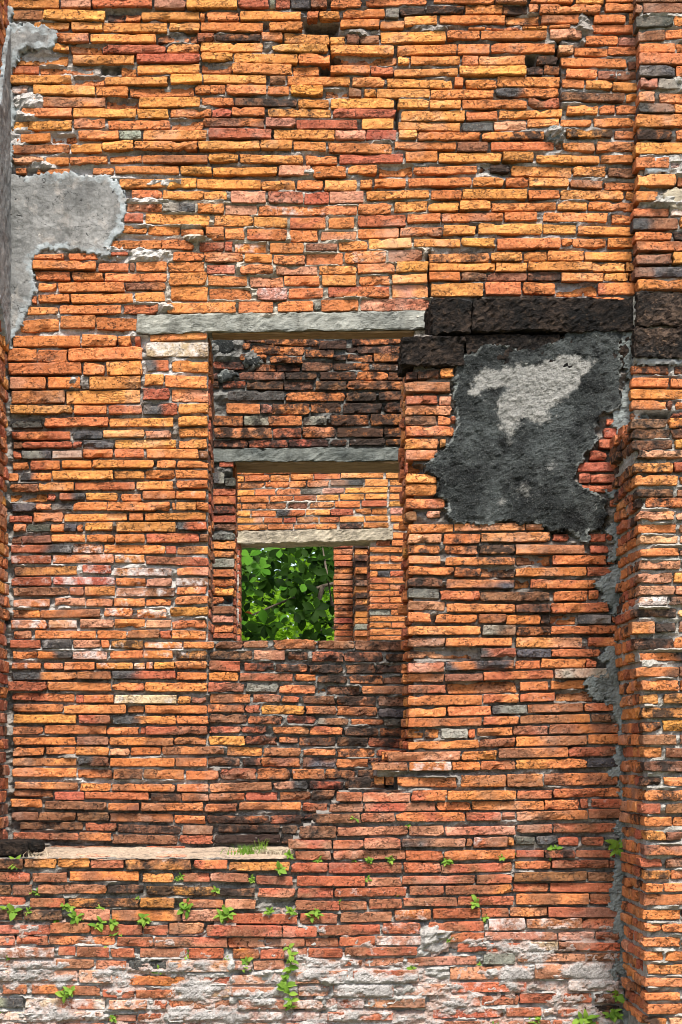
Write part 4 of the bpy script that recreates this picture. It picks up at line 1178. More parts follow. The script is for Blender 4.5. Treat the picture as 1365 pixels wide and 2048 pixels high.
# ---------------------------------------------------------------- projecting panel
YP = -0.45
root_pan = thing('brick_pilaster', 'projecting brick panel with black stucco patch and stepped broken edge beside the window', 'wall', (px2x(1020, YP), YP, 0))
wall_pan = Wall(root_pan)
def damp(y_lo, y_hi, p):
    # the foot of the walls is fired redder and stained browner
    def f(code, y):
        q = p * np.clip((y - y_lo) / (y_hi - y_lo), 0, 1)
        return code + 'b' if code[0] in 'orpy' and 'b' not in code and rng.random() < q else code
    return f
rows_pan = lay(wall_pan, 'panel', YP, recode=damp(1350, 1650, 0.75))
STEP_Y = [700, 1508, 1512, 1531, 1534, 1553, 1556, 1580, 1583, 1604, 1607, 1625, 1628, 1650, 1652, 1677, 1680, 1700, 1703, 2160]
STEP_X = [829, 829, 786, 786, 754, 754, 800, 800, 682, 682, 668, 668, 636, 636, 608, 608, 586, 586, 596, 596]
def pan_left(y): return np.interp(y, STEP_Y, STEP_X)
smear = [(868, 1872, 24, 32, 0.045), (740, 1965, 100, 26, 0.034), (690, 1945, 60, 22, 0.030), (800, 1990, 70, 24, 0.034), (640, 1970, 40, 28, 0.034), (680, 2010, 70, 16, 0.03), (1075, 1902, 34, 18, 0.038),
         (1040, 1948, 80, 14, 0.026), (1190, 1940, 46, 16, 0.024), (960, 1945, 50, 12, 0.030), (940, 1975, 60, 8, 0.024), (1210, 1990, 34, 14, 0.03), (1120, 1965, 40, 12, 0.02), (620, 1935, 26, 14, 0.028),
         (760, 1925, 50, 10, 0.026), (850, 2020, 40, 10, 0.03), (1000, 2020, 60, 8, 0.02), (930, 2035, 40, 8, 0.02)]
smear = [(a, b, c, d, e * 0.5) for a, b, c, d, e in smear]
front_core(root_pan, YP, 560, 1420, 668, 2165, lambda x, y: (x > pan_left(y)) & (x < 1330), -0.026,
           tinted((560, 1260, 1500, 1700, (0.27, 0.25, 0.225), 0.7), (560, 1260, 1690, 1850, (0.28, 0.26, 0.235), 0.6), (560, 1260, 1850, 2160, (0.40, 0.385, 0.36), 0.35), base=(DARKM, 0.8)), 0.46,
           blobs=smear, zones=[(560, 1260, 1850, 2160, 0.010), (780, 960, 1500, 1580, 0.006)])
XP = px2x(811, YP)
done_rows = set()
for x0, x1, y0, y1, code, row, tilt in rows_pan:
    if x0 < 826 and 735 < y0 < 1512 and row not in done_rows and code[0] != 'x':
        done_rows.add(row)
        z0, z1 = py2z(y1, YP), py2z(y0, YP); fr = SideL(px2x(min(x0, 817), YP) - 0.002)
        cuts = [YP + 0.105, YP + rng.uniform(0.19, 0.26), YP + rng.uniform(0.32, 0.37), -0.004]
        for a, b in zip(cuts[:-1], cuts[1:]):
            wall_pan.add(fr, a, b - 0.010, z0 + 0.002, z1 - 0.002, 0.07, rng.choice(['r', 'or', 'o', 'y', 'ob', 'op']), rng.normal(0.0, 0.009), rough=1.2)
fill(wall_pan, YP, 600, 1400, 2068, 2150, codes='rprb')
wall_pan.finish()
crust(root_pan, YP, 592, 1250, 1800, 2160, seed=1, level=-0.12, blobs=[(740, 1965, 110, 36, 0.45), (868, 1872, 26, 30, 0.9), (1075, 1905, 45, 22, 0.6), (1180, 1945, 60, 18, 0.6), (1020, 1950, 70, 16, 0.4), (690, 1990, 90, 24, 0.35), (800, 1850, 120, 30, -0.3), (950, 1910, 60, 16, -0.5), (1010, 2015, 40, 9, -0.5), (780, 1945, 30, 8, -0.5)])
FP = Front(YP)
# laterite lintel blocks
block(root_pan, 'laterite_block', FP, px2x(862, YP), px2x(942, YP), py2z(668, YP), py2z(601, YP), 0.42, M_LATERITE, n0=0.02, seg=0.016, amp=0.016, rnd=0.008, jit=0.003)
block(root_pan, 'laterite_block', FP, px2x(947, YP), px2x(1269, YP), py2z(664, YP), py2z(598, YP), 0.42, M_LATERITE, n0=0.03, seg=0.016, amp=0.014, rnd=0.008, jit=0.003)
block(root_pan, 'laterite_block', FP, px2x(804, YP), px2x(928, YP), py2z(734, YP), py2z(674, YP), 0.26, M_LATERITE, n0=0.024, seg=0.016, amp=0.014, rnd=0.008, jit=0.003)
block(root_pan, 'laterite_block', FP, px2x(931, YP), px2x(1120, YP), py2z(734, YP), py2z(671, YP), 0.40, M_LATERITE, n0=0.006, seg=0.016, amp=0.012, rnd=0.008, jit=0.003)
block(root_pan, 'laterite_block', FP, px2x(1126, YP), px2x(1266, YP), py2z(736, YP), py2z(670, YP), 0.40, M_LATERITE, n0=0.005, seg=0.016, amp=0.014, rnd=0.008, jit=0.003)
k2 = lambda L: [(800 + a * K, 680 + b * K) for a, b in L]
black_poly = k2([(330, 190), (325, 140), (345, 100), (460, 60), (480, 30), (560, 20), (690, 60), (800, 50), (880, 20), (960, -10), (1000, -60), (1330, -60), (1320, 60), (1315, 200), (1310, 420), (1190, 440), (1170, 520), (1180, 600), (1120, 670),
                 (1060, 740), (1040, 830), (1100, 880), (1180, 905), (1240, 960), (1230, 1040), (1190, 1120), (1120, 1150), (1130, 1210), (1090, 1215), (1000, 1150), (880, 1130), (800, 1098), (740, 1105), (640, 1082), (560, 1092), (420, 1100), (320, 1095),
                 (280, 1060), (270, 960), (220, 920), (230, 830), (200, 795), (150, 780), (140, 730), (200, 700), (250, 650), (300, 590), (330, 500), (320, 420), (310, 330), (310, 240)])
worn_poly = k2([(450, 310), (480, 230), (560, 190), (660, 165), (800, 140), (960, 125), (1100, 112), (1125, 150), (1080, 220), (1040, 290), (960, 320), (890, 370), (885, 440), (865, 490), (800, 485), (760, 450), (720, 480), (650, 515), (600, 470), (590, 420),
                (620, 350), (690, 310), (660, 250), (600, 235), (540, 270), (500, 305)])
def worn(x, y):
    w = 0.95 * sstep(-30, 18, poly_sd(x, y, worn_poly) + (fbm(x / 22, y / 18, 77, 4) - 0.5) * 46)
    for a, b, r, e in ((740, 900, 75, 0.6), (900, 745, 70, 0.5), (650, 610, 55, 0.5), (600, 970, 40, 0.5), (330, 300, 60, 0.28), (480, 950, 60, 0.35), (1150, 960, 90, 0.3)):
        w = np.maximum(w, e * np.exp(-(((x - 800 - a * K) ** 2 + (y - 680 - b * K) ** 2) / (r * K) ** 2)))
    return {'worn': w}
coat(root_pan, 'black_stucco_patch', FP, black_poly, Conv(YP), 0.014, M_BLACK, wob=9, rough=0.008, extra=worn, rimw=16.0, seed=2, ramp=2, res=0.007, jit=0.0010)
edge = [(1262, 640), (1243, 668), (1246, 720), (1252, 760), (1240, 800), (1222, 828), (1215, 850), (1232, 862), (1248, 880), (1240, 900), (1250, 930), (1246, 960), (1212, 985), (1222, 1010), (1238, 1030), (1212, 1050), (1216, 1066), (1234, 1085), (1214, 1106), (1232, 1130),
        (1196, 1150), (1193, 1182), (1215, 1216), (1236, 1232), (1232, 1255), (1222, 1290), (1195, 1312), (1206, 1330), (1171, 1362), (1190, 1392), (1228, 1408), (1230, 1440), (1240, 1500), (1214, 1542), (1228, 1566), (1238, 1600), (1232, 1700), (1226, 1780),
        (1222, 1830), (1230, 1880), (1220, 1930), (1224, 1948), (1246, 1960), (1250, 2060), (1300, 2060), (1300, 640)]
coat(root_pan, 'cement_smear', FP, edge, Conv(YP), 0.007, M_REPAIR, wob=20, rough=0.007, seed=3, ramp=2, res=0.008, jit=0.001)

# ---------------------------------------------------------------- plinth with its ledge
root_pl = thing('brick_plinth', 'low brick plinth with bare ledge and weeds below the tall wall', 'plinth', (px2x(280, YP), YP, 0))
wall_pl = Wall(root_pl)
lay(wall_pl, 'plinth', YP, recode=damp(1600, 1750, 0.6))
smear_p = [(75, 1922, 36, 14, 0.036), (195, 1950, 36, 12, 0.03), (60, 1960, 50, 12, 0.026), (420, 1985, 46, 14, 0.032), (520, 1965, 40, 26, 0.034), (545, 2000, 50, 22, 0.034), (480, 2025, 60, 14, 0.03), (120, 2030, 80, 10, 0.032),
           (30, 2030, 40, 12, 0.03), (350, 2035, 70, 9, 0.03), (150, 2000, 60, 8, 0.026), (470, 1935, 40, 10, 0.028), (255, 1935, 20, 12, 0.026), (300, 1920, 26, 8, 0.03), (200, 2035, 40, 9, 0.03), (570, 1945, 20, 14, 0.03)]
smear_p = [(a, b, c, d, e * 0.5) for a, b, c, d, e in smear_p]
front_core(root_pl, YP, -80, 598, 1717, 2165, lambda x, y: x > -1e9, -0.024, tinted((-80, 620, 1860, 2160, (0.40, 0.385, 0.36), 0.35), (-80, 620, 1700, 1860, (0.24, 0.225, 0.20), 0.8)), 0.45, blobs=smear_p, zones=[(-80, 600, 1860, 2160, 0.010)])
fill(wall_pl, YP, -70, 586, 2070, 2150, codes='rprb')
# ledge: mortar bed that rises to the wall, with worn paving bricks lying in it
z_f, z_b = py2z(1716.5, YP), py2z(1694, 0)
def slope(yy): return z_f + (z_b - z_f) * (yy - YP) / (-YP)
U, V = np.meshgrid(np.linspace(px2x(-80, YP), px2x(592, YP), 150), np.linspace(YP - 0.004, 0.03, 30), indexing='ij')
Zs = slope(V) + (fbm(U / 0.10, V / 0.04, 71, 4) - 0.5) * 0.024 - 0.004
idx = np.arange(U.size).reshape(U.shape)
Fq = np.stack([idx[:-1, :-1].ravel(), idx[1:, :-1].ravel(), idx[1:, 1:].ravel(), idx[:-1, 1:].ravel()], 1)
tt = np.empty((U.size, 4)); tt[:, :3] = (0.40, 0.31, 0.225); tt[:, 3] = 0.7
centred('ledge_bed', np.stack([U.ravel(), V.ravel(), Zs.ravel()], 1), Fq, M_MORTAR, root_pl, tint=tt)
for r_, (ya, yb) in enumerate(((-0.34, -0.20), (-0.19, -0.05))):
    xx = px2x(35, YP) + rng.uniform(0, 0.1)
    while xx < px2x(560, YP):
        w = rng.uniform(0.14, 0.30)
        if rng.random() < 0.75:
            zt = slope((ya + yb) / 2) + rng.uniform(-0.004, 0.006)
            wall_pl.add(Front(ya), xx, xx + w - 0.012, zt - 0.04, zt - 0.008, yb - ya, rng.choice(['p', 'pb', 'pw', 'w', 'rp']), rng.normal(0, 0.01), rough=1.3, rest=True)
        xx += w
wall_pl.finish()
crust(root_pl, YP, -80, 596, 1810, 2160, seed=5, level=-0.12, blobs=[(75, 1922, 50, 18, 0.6), (200, 1950, 50, 14, 0.5), (530, 1985, 60, 40, 0.5), (400, 1985, 50, 18, 0.4), (110, 1985, 70, 12, -0.5), (300, 1960, 60, 10, -0.55), (250, 2035, 60, 12, -0.4), (60, 2030, 60, 16, 0.4), (300, 1890, 300, 26, -0.2)])

# ---------------------------------------------------------------- right pier
YQ, YR = -0.10, -1.0
root_pt = thing('brick_pier', 'upper brick pier shaft with two dark laterite blocks at the right margin', 'pier', (px2x(1330, YQ), YQ, 0))
wall_pt = Wall(root_pt)
rows_pt = lay(wall_pt, 'pier_top', YQ, proud=0.010)
lay(wall_pt, 'pier_mid', -0.52, proud=0.008)
front_core(root_pt, -0.52, 1270, 1560, 590, 900, lambda x, y: x > 1270, -0.022, tinted((1200, 1560, -100, 900, (0.40, 0.38, 0.34), 0.5)), 0.55)
front_core(root_pt, YQ, 1282, 1560, -180, 900, lambda x, y: x > 0, -0.022, tinted((1270, 1560, -100, 900, (0.38, 0.36, 0.32), 0.7)), 0.55, blobs=[(1350, 165, 40, 16, 0.03), (1360, 335, 40, 22, 0.04), (1345, 400, 34, 16, 0.035), (1340, 30, 60, 6, 0.02)])
seen = set()
for x0, x1, y0, y1, code, row, tilt in rows_pt:
    if row in seen: continue
    seen.add(row)
    wall_pt.add(SideL(px2x(x0, YQ) + 0.004), YQ + 0.10, 0.02, py2z(y1, YQ), py2z(y0, YQ), 0.06, rng.choice(['o', 'r', 'ob']), -0.002)
fill(wall_pt, YQ, 1276, 1540, -165, -22)
fill(wall_pt, YQ, 1405, 1540, 10, 600)
wall_pt.finish()
FQ = Front(YQ)
YM = -0.52; FM = Front(YM)
block(root_pt, 'laterite_block', FM, px2x(1273, YM), px2x(1480, YM), py2z(650, YM), py2z(587, YM), 0.60, M_LATERITE2, n0=0.012, seg=0.016, amp=0.014, rnd=0.008, jit=0.003)
block(root_pt, 'laterite_block', FM, px2x(1270, YM), px2x(1480, YM), py2z(714, YM), py2z(656, YM), 0.60, M_LATERITE2, n0=0.015, seg=0.016, amp=0.014, rnd=0.008, jit=0.003)
coat(root_pt, 'lime_smear', FQ, [(1310, 316), (1330, 310), (1400, 318), (1400, 352), (1330, 348), (1300, 350), (1290, 340)], Conv(YQ), 0.004, M_STUCCO, wob=7, seed=5, ramp=2)
coat(root_pt, 'lime_smear', FQ, [(1315, 388), (1340, 375), (1400, 378), (1400, 425), (1345, 420), (1335, 405)], Conv(YQ), 0.004, M_CONC3, wob=7, seed=6, ramp=2)
coat(root_pt, 'lime_smear', FM, [(1272, 716), (1290, 713), (1400, 718), (1400, 730), (1340, 730), (1284, 730)], Conv(YM), 0.003, M_STUCCO, wob=3, seed=7, ramp=2)

root_pr = thing('brick_pier', 'lower projecting brick pier whose side shows stacked header bricks', 'pier', (px2x(1400, YR), YR, 0))
wall_pr = Wall(root_pr)
rows_pr = lay(wall_pr, 'pier', YR, proud=0.008, rough=1.2)
first = {}
for r in rows_pr:
    if r[5] not in first or r[0] < first[r[5]][0]: first[r[5]] = r
ys = np.array([(r[2] + r[3]) / 2 for r in first.values()]); xs = np.array([r[0] for r in first.values()])
o_ = np.argsort(ys); ys, xs = ys[o_], xs[o_]
xsm = np.convolve(np.pad(xs, 2, 'edge'), np.ones(5) / 5, 'valid')
front_core(root_pr, YR, 1262, 1620, 838, 2200, lambda x, y: x > np.interp(y, ys, xsm) + 7, -0.020, tinted((1200, 1620, 800, 2200, (0.36, 0.34, 0.30), 0.6)), 0.60, zones=[(1200, 1620, 950, 2200, 0.016)])
for i, (yc, xe) in enumerate(zip(ys, xs)):
    r = [q for q in first.values() if q[0] == xe and abs((q[2] + q[3]) / 2 - yc) < 1e-6][0]
    z0, z1 = py2z(r[3], YR), py2z(r[2], YR)
    X = px2x(0.35 * xe + 0.65 * xsm[i], YR)
    fr = SideL(X)
    k = rng.choice([2, 3, 4]); cuts = np.linspace(YR + 0.105, -0.44, k + 1); cuts[1:-1] += rng.uniform(-0.03, 0.03, k - 1)
    for a, b in zip(cuts[:-1], cuts[1:]):
        dz = rng.uniform(-0.004, 0.004)
        wall_pr.add(fr, a, b - 0.009, z0 + dz, z1 + dz, 0.07, rng.choice(['o', 'or', 'r', 'ob', 'o', 'od', 'op'] if yc > 980 else ['od', 'bd', 'or', 'rd']), rng.normal(0, 0.006), rough=1.2)
fill(wall_pr, YR, 1295, 1600, 2058, 2180, codes='oop')
fill(wall_pr, YR, 1410, 1600, 842, 2050, pitch=27)
wall_pr.finish()

# ---------------------------------------------------------------- left pier, seen edge-on
XL = px2x(17, 0); YL = -0.55
root_lp = thing('brick_pier', 'brick pier at the left margin showing only a sliver of its side', 'pier', (XL - 0.3, YL / 2, 0))
wall_lp = Wall(root_lp)
core(root_lp, 'mortar', SideR(XL - 0.02), YL, 0.0, slope(YL / 2), py2z(-180, 0), 0.02, lambda u, v: u > -9, lambda u, v: (fbm(u / 0.05, v / 0.04, 81) - 0.5) * 0.02, lambda u, v: np.broadcast_to(np.array(LIGHT + (0.3,)), u.shape + (4,)), 0.6)
y = -160.0
while y < 1668:
    h = rng.uniform(18, 22); z1, z0 = py2z(y, 0), py2z(y + h, 0)
    cuts = [YL + 0.02, YL + rng.uniform(0.20, 0.30), -0.12 + rng.uniform(-0.06, 0.05), -0.006]
    for a, b in zip(cuts[:-1], cuts[1:]):
        wall_lp.add(SideR(XL), a, b - 0.008, z0, z1, 0.08, rng.choice(['o', 'or', 'r', 'op', 'y', 'p', 'ob'] if y < 1300 else ['r', 'rb', 'b', 'rp', 'or']), rng.normal(0, 0.005), rest=y < 560)
    y += 25.6
fill(wall_lp, YL, x2px(XL - 0.55, YL), x2px(XL - 0.012, YL), z2py(py2z(-160, 0), YL), z2py(py2z(1668, 0), YL), pitch=27, depth=0.02)
wall_lp.finish()
coat(root_lp, 'stucco_patch', SideR(XL), [(-230, 300), (-120, 240), (-60, 120), (-20, 60), (14, 30), (14, 640), (0, 690), (-40, 700), (-120, 640), (-230, 620)], ConvSide(0.0), 0.014, M_STUCCO, wob=4, seed=9)
block(root_pl, 'coping_block', Front(-0.40), px2x(-60, -0.4), px2x(55, -0.4), py2z(1713, -0.4), py2z(1684, -0.4), 0.30, M_LATERITE, n0=0.0, amp=0.006, rnd=0.008)
block(root_pl, 'coping_block', Front(-0.40), px2x(57, -0.36), px2x(87, -0.36), py2z(1707, -0.36), py2z(1681, -0.36), 0.09, M_LATERITE, n0=-0.04, seg=0.015, amp=0.008, rnd=0.02)

# ---------------------------------------------------------------- inner wall seen through the window
YI = 3.2
root_iw = thing('inner_wall', 'soot-blackened second brick wall seen through the first window opening', 'wall', (px2x(600, YI), YI, 0))
wall_iw = Wall(root_iw)
def sooty(code, y):
    return code + ('D' if rng.random() < 0.62 else 'd') if y < 900 and rng.random() < 0.85 else code
rows_iw = lay(wall_iw, 'inner', YI, rough=1.3, grow=0.6, recode=sooty)
front_core(root_iw, YI, 240, 1010, 560, 1970, lambda x, y: ~((x > 466) & (x < 850) & (y > 912) & (y < 1420)), -0.020, tinted((200, 1010, 500, 1900, (0.17, 0.168, 0.155), 0.9)), 0.46, res=0.02,
           blobs=[(445, 695, 34, 22, 0.05), (505, 720, 22, 18, 0.05), (455, 752, 22, 14, 0.04), (445, 945, 20, 26, 0.03)])
for x0, x1, y0, y1, code, row, tilt in rows_iw:
    if x1 < 475 and y0 > 915:
        wall_iw.add(SideR(px2x(471, YI)), YI + 0.11, YI + 0.26, py2z(y1, YI), py2z(y0, YI), 0.06, rng.choice(['r', 'or', 'rb']), 0.0)
        wall_iw.add(SideR(px2x(471, YI)), YI + 0.27, YI + 0.45, py2z(y1, YI), py2z(y0, YI), 0.06, rng.choice(['r', 'or', 'rb', 'p']), 0.0)
fill(wall_iw, YI, 250, 424, 560, 1290, pitch=20.5, hgt=16.5, codes='ordob', lens=(50, 90))
fill(wall_iw, YI, 815, 1000, 560, 895, pitch=20.5, hgt=16.5, codes='ordob', lens=(50, 90))
fill(wall_iw, YI, 424, 820, 560, 668, pitch=20.5, hgt=16.5, codes='ordob', lens=(50, 90))
fill(wall_iw, YI, 852, 1000, 930, 1420, pitch=20.5, hgt=16.5, codes='ordob', lens=(50, 90))
wall_iw.finish()
l2 = block(root_iw, 'lintel', Front(YI), px2x(385, YI), px2x(915, YI), py2z(923, YI), py2z(897, YI), 0.44, M_CONC2, n0=0.02, amp=0.011, jit=0.002, rnd=0.006, taper=(-0.004, 0.004))
block(l2, 'soffit_board', Front(YI), px2x(471, YI), px2x(849, YI), py2z(927, YI), py2z(922, YI), 0.42, M_WOOD, n0=0.008, amp=0.001, rnd=0.002)
for cx_, cy_, a, b in ((445, 692, 30, 20), (506, 722, 18, 16), (456, 752, 20, 13)):
    coat(root_iw, 'black_stucco_patch', Front(YI), [(cx_ + a * math.cos(q) * rng.uniform(0.75, 1.1), cy_ + b * math.sin(q) * rng.uniform(0.75, 1.1)) for q in np.linspace(0, 6.28, 12)[:-1]], Conv(YI), 0.02, M_BLACK, wob=4, seed=int(cx_), extra=lambda x, y: {'worn': 0.3 + 0 * x}, rimw=8)

# ---------------------------------------------------------------- rear wall and the far pier
YB = 7.7
root_rw = thing('rear_wall', 'bright third brick wall with tan lintel above the square green opening', 'wall', (px2x(620, YB), YB, 0))
wall_rw = Wall(root_rw)
rows_rw = lay(wall_rw, 'rear', YB, rough=1.2, grow=0.4, seg=0.03)
front_core(root_rw, YB, 300, 1000, 820, 1845, lambda x, y: ~((x > 478) & (x < 741) & (y > 1074) & (y < 1340)), -0.018, tinted((200, 1010, 500, 1900, (0.40, 0.36, 0.31), 0.4)), 0.42, res=0.025)
for x0, x1, y0, y1, code, row, tilt in rows_rw:
    z0, z1 = py2z(y1, YB), py2z(y0, YB)
    if 735 < x0 < 745 and y0 > 1085:
        wall_rw.add(SideL(px2x(738, YB)), YB + 0.11, YB + 0.40, z0, z1, 0.05, rng.choice(['r', 'or', 'b']), 0.0)
for yy in np.arange(1086, 1290, 14.2):
    wall_rw.add(SideR(px2x(481, YB)), YB + 0.01, YB + 0.40, py2z(yy + 11.5, YB), py2z(yy, YB), 0.06, rng.choice(['r', 'or', 'b']), 0.0)
fill(wall_rw, YB, 310, 438, 830, 1300, pitch=14.5, hgt=11.5, codes='oyor', lens=(38, 62))
fill(wall_rw, YB, 440, 820, 830, 934, pitch=14.5, hgt=11.5, codes='oyor', lens=(38, 62))
fill(wall_rw, YB, 815, 990, 830, 1300, pitch=14.5, hgt=11.5, codes='oyor', lens=(38, 62))
wall_rw.finish()
block(root_rw, 'lintel', Front(YB), px2x(474, YB), px2x(785, YB), py2z(1084, YB), py2z(1060, YB), 0.42, M_CONC3, n0=0.02, amp=0.012, jit=0.0025, rnd=0.008, taper=(-0.016, 0.016))

YF = 11.0
root_fp = thing('far_pier', 'far brick pier standing at the edge of the green opening', 'pier', (px2x(690, YF), YF, 0))
wall_fp = Wall(root_fp)
front_core(root_fp, YF, 672, 860, 960, 1779, lambda x, y: x > 0, -0.055, tinted((0, 1010, 500, 1900, (0.40, 0.36, 0.31), 0.4)), 0.5, res=0.03)
y = 1072.0; i = 0
while y < 1400:
    z0, z1 = py2z(y + 10.3, YF), py2z(y, YF)
    wall_fp.add(Front(YF), px2x(668 + rng.uniform(-1, 1.5), YF), px2x(706, YF), z0, z1, 0.12, rng.choice(['o', 'or', 'r', 'op', 'od', 'ob']), rng.normal(0, 0.006))
    wall_fp.add(Front(YF - 0.5), px2x(711 + rng.uniform(-1.5, 1.5), YF - 0.5), px2x(737 + rng.uniform(-1, 1), YF - 0.5), py2z(y + 11 + rng.uniform(0, 1), YF - 0.5), py2z(y, YF - 0.5), 0.5, rng.choice(['o', 'd', 'kg', 'oy', 'g', 'bd', 'o']), rng.normal(0, 0.02))
    wall_fp.add(Front(YF), px2x(740, YF), px2x(790, YF), z0, z1, 0.1, rng.choice(['o', 'or']), 0.0, rest=True)
    y += 12.6
wall_fp.finish()

# ---------------------------------------------------------------- trees behind
def leaf_mesh(name, L, W, material, fold=0.25, droop=0.2, n=6, tip=0.62):
    V, F = [], []
    for i in range(n + 1):
        s = i / n; w = W * 0.5 * math.sin(math.pi * min(1, s ** tip)) ** 0.8 if 0 < i < n else 0.001
        z = -droop * L * s * s
        V += [(-w, s * L, z + fold * w), (0, s * L, z), (w, s * L, z + fold * w)]
    for i in range(n):
        a = i * 3
        F += [[a, a + 1, a + 4, a + 3], [a + 1, a + 2, a + 5, a + 4]]
    return new_mesh(name, V, F, material)
def tube(pts, rad, sides=6):
    V, F = [], []
    for i, (p, r) in enumerate(zip(pts, rad)):
        p = Vector(p); d = (Vector(pts[min(i + 1, len(pts) - 1)]) - Vector(pts[max(i - 1, 0)])).normalized()
        a = d.orthogonal().normalized(); b = d.cross(a)
        for k in range(sides):
            q = 2 * math.pi * k / sides; V.append(tuple(p + (a * math.cos(q) + b * math.sin(q)) * r))
    for i in range(len(pts) - 1):
        for k in range(sides):
            k2_ = (k + 1) % sides; F.append([i * sides + k, i * sides + k2_, (i + 1) * sides + k2_, (i + 1) * sides + k])
    return V, F
def merge_leaves(name, base, mats4, material, root):
    co = np.array([v.co[:] for v in base.vertices]); fs = [list(p.vertices) for p in base.polygons]; V, F = [], []
    for i, m in enumerate(mats4):
        A = np.array(m); V.append(co @ A[:3, :3].T + A[:3, 3]); F += [[q + i * len(co) for q in f] for f in fs]
    return centred(name, np.concatenate(V), F, material, root)
def aim(loc, direction, roll, scale, up=(0, 0, 1)):
    y = Vector(direction).normalized(); z = Vector(up); x = y.cross(z)
    x = x.normalized() if x.length > 1e-3 else Vector((1, 0, 0)); z = x.cross(y)
    R = Matrix((x, y, z)).transposed().to_4x4()
    return Matrix.Translation(loc) @ R @ Matrix.Rotation(roll, 4, 'Y') @ Matrix.Scale(scale, 4)

YT = 14.6
root_tr = thing('broadleaf_tree', 'broad-leaved tree with large dark rosettes of leaves filling the far opening', 'tree', (2.2, YT + 1.4, 0))
V, F = tube([(2.2, YT + 1.4, -0.1), (2.1, YT + 1.3, 1.2), (1.9, YT + 1.2, 2.6), (1.6, YT + 1.0, 4.0), (1.2, YT + 0.9, 5.6), (0.9, YT + 0.8, 7.0)], [0.20, 0.17, 0.14, 0.11, 0.08, 0.03], 10)
centred('trunk', V, F, M_BARK, root_tr)
limbs = [[(1.7, YT + 1.1, 3.6), (1.0, YT + 0.4, 3.9), (0.3, YT, 3.7), (-0.3, YT - 0.1, 3.45), (-0.9, YT, 3.2)],
         [(1.8, YT + 1.1, 3.1), (1.0, YT + 0.2, 3.2), (0.45, YT - 0.1, 3.15), (0.1, YT - 0.2, 2.95), (-0.3, YT - 0.2, 2.8)],
         [(1.4, YT + 1.0, 4.6), (0.5, YT + 0.6, 4.8), (-0.5, YT + 0.5, 4.6), (-1.3, YT + 0.4, 4.1)],
         [(1.0, YT, 3.2), (0.42, YT - 0.15, 3.45), (0.36, YT - 0.2, 3.8), (0.3, YT, 4.2)],
         [(0.3, YT, 3.7), (0.2, YT - 0.1, 3.3), (0.33, YT - 0.1, 2.9), (0.3, YT - 0.1, 2.6)]]
tips = []
for lb in limbs:
    V, F = tube(lb, np.linspace(0.035, 0.008, len(lb)), 6); centred('branch', V, F, M_BARK, root_tr)
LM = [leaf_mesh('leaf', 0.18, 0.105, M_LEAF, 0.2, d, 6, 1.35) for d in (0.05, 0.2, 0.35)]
LBR = leaf_mesh('leaf', 0.18, 0.105, M_LEAFLIT, 0.2, 0.15, 6, 1.35)
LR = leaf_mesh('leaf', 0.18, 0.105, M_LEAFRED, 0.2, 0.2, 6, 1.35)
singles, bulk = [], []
def rosette(c, nl, size, axis, dest):
    ax = Vector(axis).normalized(); a = ax.orthogonal().normalized(); b = ax.cross(a); ph = random.random() * 6.28
    for k in range(nl):
        q = ph + 6.283 * k / nl + random.uniform(-0.25, 0.25)
        d = a * math.cos(q) + b * math.sin(q) + ax * random.uniform(0.05, 0.5) + Vector((0, 0, -0.22))
        dest.append(aim(Vector(c), d, random.uniform(-0.5, 0.5), size * random.uniform(0.75, 1.15), (0.1, -0.75, 0.6)))
def wpx(px, py, Y): return (px2x(px, Y), Y, py2z(py, Y))
spots = [(500, 1112, -1.0), (523, 1138, -0.9), (498, 1165, -0.5), (545, 1120, -0.2), (560, 1105, 0.0), (600, 1130, -0.3), (590, 1150, -0.1), (620, 1110, 0.2), (645, 1120, 0), (655, 1150, -0.3), (575, 1175, -0.2), (612, 1190, -0.4), (640, 1180, 0.1),
         (510, 1200, -0.3), (490, 1225, -0.2), (530, 1250, -0.3), (505, 1265, 0), (560, 1215, -0.1), (590, 1225, -0.5), (640, 1215, -0.2), (655, 1245, -0.1), (620, 1235, 0.2), (665, 1200, 0.3), (485, 1100, 0.3), (535, 1185, 0.3), (645, 1268, -0.2), (490, 1250, 0.4),
         (660, 1100, 0.4), (575, 1095, 0.4), (545, 1160, 0.5)]
spots += [(random.uniform(480, 670), random.uniform(1085, 1278), random.uniform(-0.9, 0.6)) for _ in range(26)]
for x_, y_, dy in spots:
    rosette(wpx(x_, y_, YT + dy), random.choice([5, 6, 7]), random.uniform(0.75, 1.15), (random.uniform(-0.7, 0.7), random.uniform(-1.2, 0.2), random.uniform(0.1, 0.9)), singles)
for _ in range(420):
    c = (random.uniform(-2.2, 2.4), YT + random.uniform(0.2, 2.2), random.uniform(2.7, 6.4))
    px_, py_ = x2px(c[0], c[1]), z2py(c[2], c[1])
    if 535 < px_ < 605 and 1085 < py_ < 1130: continue
    if 520 < px_ < 660 and 1195 < py_ < 1300 and random.random() < 0.86: continue
    if random.random() < 0.5 and 475 < px_ < 675 and 1075 < py_ < 1285: continue
    rosette(c, 6, random.uniform(0.8, 1.2), (random.uniform(-0.7, 0.7), random.uniform(-1, 0.6), random.uniform(0.2, 1)), bulk)
for i, m4 in enumerate(singles[:290]):
    o = link('leaf', LR if i in (88, 131) else (LBR if i < 17 or random.random() < 0.10 else random.choice(LM)), root_tr)
    o.matrix_parent_inverse = Matrix.Translation(-Vector(root_tr.location)); o.matrix_basis = m4
cr = merge_leaves('crown', LM[1], singles[290:] + bulk, M_LEAF, root_tr); cr['kind'] = 'stuff'

